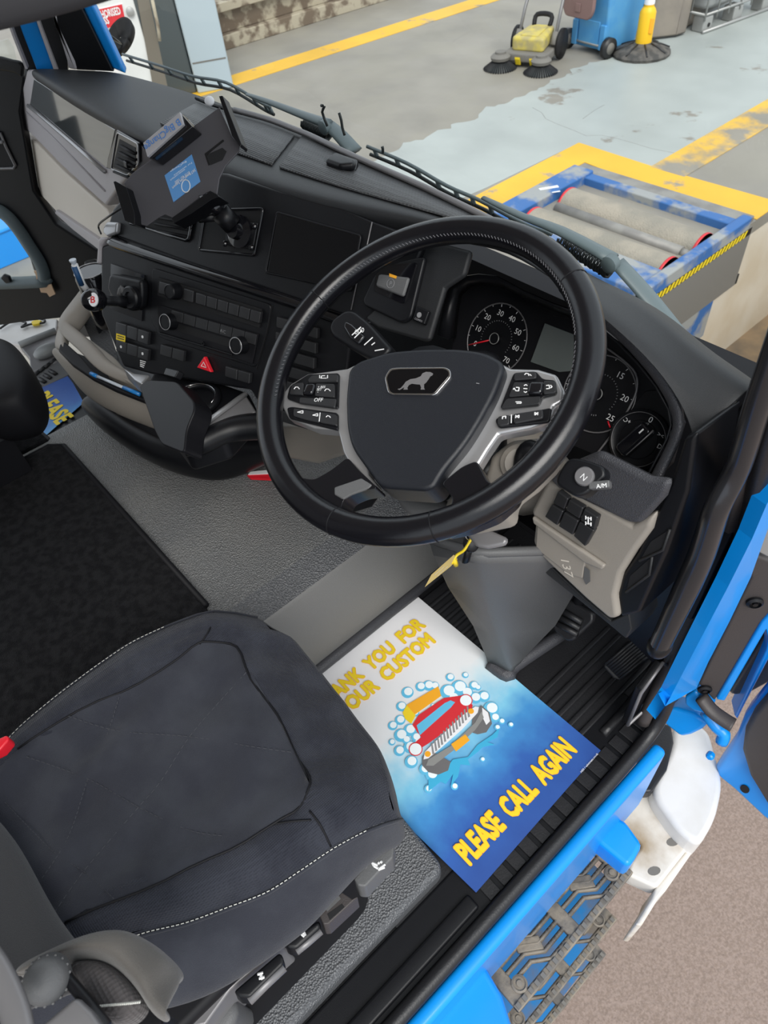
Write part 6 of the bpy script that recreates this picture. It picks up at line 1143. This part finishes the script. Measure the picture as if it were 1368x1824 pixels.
prism('lid', rounded([bq(-h * .9, -.17, .95), bq(h * .55, -.17, .95), bq(h * .55, -.17, .44), bq(h * .40, -.17, .36), bq(-h * .75, -.17, .36), bq(-h * .9, -.17, .44)], .05), Bk * .05, MT['binlid'], wb_, bevel=.012)
prism('lid_plate', [bq(-h * .25, -.172, .50), bq(0, -.172, .50), bq(0, -.172, .42), bq(-h * .25, -.172, .42)], Bk * -.008, MT['binlid'], wb_, bevel=.004)
# chain post on a ribbed rubber foot
bo = thing('barrier_post', 'yellow barrier post with white band on a ribbed black foot', 'post', pz((1142, 98), GZ))
bo_c = pz((1142, 98), GZ)
lathe('foot', bo_c, (0, 0, 1), [(.30, 0), (.31, .03), (.29, .055), (.20, .09), (.10, .12), (.085, .125), (0, .125)], MT['dustrub'], bo, n=16)
for i in range(8): a_ = i * math.pi / 4; tube('foot_rib', [bo_c + V((.10 * math.cos(a_), .10 * math.sin(a_), .123)), bo_c + V((.20 * math.cos(a_), .20 * math.sin(a_), .093)), bo_c + V((.29 * math.cos(a_), .29 * math.sin(a_), .058))], .009, MT['rubber'], bo, n=6)
lathe('sleeve', bo_c, (0, 0, 1), [(.085, .11), (.085, .40), (.07, .43), (.052, .45), (.052, .45)], MT['bollard'], bo, n=20)
prism('sleeve_slot', [bo_c + CX * x_ + V((0, 0, z_)) - V((CZ.x, CZ.y, 0)).normalized() * .078 for x_, z_ in ((.005, .22), (.045, .22), (.045, .36), (.005, .36))], V((CZ.x, CZ.y, 0)).normalized() * -.012, MT['orange'], bo, bevel=.004)
lathe('post', bo_c, (0, 0, 1), [(.052, .44), (.052, .60), (.052, 1.1), (0, 1.1)], MT['bollard'], bo, n=20); lathe('white_band', bo_c, (0, 0, 1), [(.054, .47), (.054, .56), (.0, .56)], MT['paperwhite'], bo, n=20)
# sheeted heap
tp = thing('tarpaulin_heap', 'taupe tarpaulin draped in folds behind the barrier post', 'tarpaulin', pz((1190, 55), GZ))
rws = []
for j in range(9):
    v_ = j / 8; row = []
    for i in range(25):
        u_ = i / 24; base = pz((1128 + u_ * 128, 44 + 30 * math.sin(u_ * 3.0) * (1 if u_ > .3 else .5)), GZ)
        f = math.sin(u_ * 26) * .06 + math.sin(u_ * 11 + 1) * .09
        row.append(base + V((-.1 - .10 * v_ + f * .5, .25 * v_ + f * (1 - .5 * v_), v_ * 1.1 + .02)))
    rws.append(row)
surf('sheet', rws, MT['tarp'], tp, sub=1, solid=.01)
# caged liquid container
ib = thing('bulk_container', 'grey caged bulk liquid container at the upper right corner', 'container', pz((1262, 62), GZ))
i0 = gz('C', 1045, 165, 0); i1 = gz('C', 1320, 65, 0); R_ = (i1 - i0).normalized(); Bk = V((-R_.y, R_.x, 0)); 
def iq(a, b, z): return V((i0.x, i0.y, GZ + z)) + R_ * a + Bk * b
prism('tank', rounded([iq(.05, .05, .2), iq(1.15, .05, .2), iq(1.15, .95, .2), iq(.05, .95, .2)], .12), (0, 0, .95), MT['ibc'], ib, bevel=.05, seg=3)
for z_ in (.18, .42, .70, .98): tube('cage_bar', [iq(0, 0, z_), iq(1.2, 0, z_), iq(1.2, 1, z_), iq(0, 1, z_), iq(0, 0, z_)], .014, MT['galv'], ib, n=6)
for i in range(7): tube('cage_bar', [iq(i * .2, 0, .12), iq(i * .2, 0, 1.1)], .012, MT['galv'], ib, n=6)
for i in range(1, 6): tube('cage_bar', [iq(0, i * .2, .12), iq(0, i * .2, 1.1)], .012, MT['galv'], ib, n=6)
for a_, b_ in ((0, 0), (.52, 0), (1.04, 0), (0, .84), (1.04, .84)): prism('foot', [iq(a_, b_, .16), iq(a_ + .16, b_, .16), iq(a_ + .16, b_ + .16, .16), iq(a_, b_ + .16, .16)], (0, 0, -.16), MT['galv'], ib, bevel=.02)
tube('base_runner', [iq(-.02, -.02, .02), iq(1.2, -.02, .02)], .018, MT['galv'], ib, n=6)
lathe('foot_hole', iq(.09, -.002, .07), -Bk, [(.022, 0), (.022, .003), (0, .003)], MT['hole'], ib, n=14)
# rusty beam along the far bay, cabinets on the left
be = thing('rusty_beam', 'rusty flanged steel beam lying beyond the straight yellow line', 'beam', pz((520, 40), GZ))
q0, q1 = pz((300, 122), GZ), pz((660, 10), GZ); d_ = (q1 - q0).normalized(); nn = V((-d_.y, d_.x, 0)); nn = nn if nn.x < 0 else -nn; e_ = q1 + d_ * 1.0
def beamp(a, b, z0_, z1_, name, m): prism(name, [q0 + nn * a + V((0, 0, z1_)), e_ + nn * a + V((0, 0, z1_)), e_ + nn * b + V((0, 0, z1_)), q0 + nn * b + V((0, 0, z1_))], (0, 0, z0_ - z1_), MT[m], be, bevel=.01)
beamp(0, .5, 0, .16, 'bottom_flange', 'rust'); beamp(.12, .2, .16, .40, 'web', 'rust'); beamp(.02, .5, .40, .50, 'top_flange', 'rust'); beamp(.5, .62, 0, .54, 'rail_back', 'dirtgrey')
gcb = thing('grey_cabinet', 'tall grey-blue equipment cabinet with dark glass front left of the yellow line', 'cabinet', pz((417, 153), GZ))
g0 = pz((417, 156), GZ); FG = Frame(g0, (.45, .89, 0), (0, 0, 1))
dpt = V((-.9, .42, 0)) * .9
prism('side_face', [FG.w(-.42, 0, 0), FG.w(0, 0, 0), FG.w(0, 1.9, 0), FG.w(-.42, 1.9, 0)], dpt, MT['panelgrey'], gcb, bevel=.02)
prism('glass_front', [FG.w(-.95, 0, -.05), FG.w(-.43, 0, -.05), FG.w(-.43, 1.30, -.05), FG.w(-.95, 1.30, -.05)], dpt * .9, MT['darkglass'], gcb, bevel=.02)
prism('hood', [FG.w(-.95, 1.3, 0), FG.w(-.43, 1.3, 0), FG.w(-.43, 1.9, 0), FG.w(-.95, 1.9, 0)], dpt, MT['dirtgrey'], gcb, bevel=.02)
prism('side_joint', [FG.w(-.40, .30, .001), FG.w(-.02, .30, .001), FG.w(-.02, .315, .001), FG.w(-.40, .315, .001)], FG.n * .002, MT['dirtgrey'], gcb)
wcb = thing('white_cabinet', 'white painted panel with red and white warning sign at the upper left', 'cabinet', pz((330, 200), GZ))
FWc = Frame(px((240, 60), -7.0), (.42, .91, 0), (0, 0, 1))
zb = (GZ - FWc.o.z); xl_ = FWc.loc((150, 70))[0]; xr_ = FWc.loc((258, 70))[0]
prism('panel', [FWc.w(xl_, zb, 0), FWc.w(xr_, zb, 0), FWc.w(xr_, .9, 0), FWc.w(xl_, .9, 0)], V((-.5, .2, 0)), MT['panelwhite'], wcb, bevel=.01)
plate('post', FWc, k('A', [(662, -40), (720, -40), (820, 440), (745, 420)]), -.2, .02, mat('dark_post', (.16, .14, .11), .6), wcb)
sg = plate('warning_sign', FWc, k('S', [(700, 100), (990, 35), (1022, 185), (850, 235), (720, 260)]), 0, .01, MT['red'], wcb)
plate('sign_border', FWc, k('S', [(690, 95), (993, 28), (1028, 190), (850, 242), (715, 270)]), -.002, .006, MT['paperwhite'], wcb)
textline('sign_lettering', FWc, 'AUTHORISED', k1('S', 752, 165), k1('S', 985, 112), .052, MT['ink'], wcb, off=.013, bold=.03)
textline('sign_lettering', FWc, 'ACCESS', k1('S', 745, 222), k1('S', 890, 190), .052, MT['ink'], wcb, off=.013, bold=.03)
lathe('screw', FWc.hit(k1('S', 1056, 92), .0), FWc.n, [(.035, 0), (.035, .02), (.012, .03), (0, .03)], MT['galv'], wcb, n=14)
tube('chain', [FWc.hit(p, .06) for p in k('A', [(742, 0), (755, 60), (770, 130), (778, 200)])], .015, MT['rust'], wcb, n=6)
# added blue box, stands in for an unidentified blue shape in the kerb window
cr = thing('stand_in_box', 'made-up blue box outside, standing in for an unidentified blue shape in the low kerb window', 'stand-in box', pz((18, 455), GZ))
cb = pz((8, 452), GZ)
for i in range(4):
    a_ = [(-.24, -.17), (.24, -.17), (.24, .17), (-.24, .17)]; p_, q_ = a_[i], a_[(i + 1) % 4]
    d1 = V((q_[0] - p_[0], q_[1] - p_[1], 0)); n1 = V((-d1.y, d1.x, 0)).normalized() * .02
    prism('side', [cb + V((*p_, 0)), cb + V((*q_, 0)), cb + V((*q_, .26)), cb + V((*p_, .26))], n1, MT['blue'], cr, bevel=.01)
tube('rim', [cb + V((x_, y_, .26)) for x_, y_ in ((-.24, -.17), (.24, -.17), (.24, .17), (-.24, .17), (-.24, -.17))], .015, MT['blue'], cr, n=8)
prism('lid', [cb + V((-.22, -.155, .24)), cb + V((.22, -.155, .24)), cb + V((.22, .155, .24)), cb + V((-.22, .155, .24))], (0, 0, -.03), MT['blue'], cr, bevel=.008)
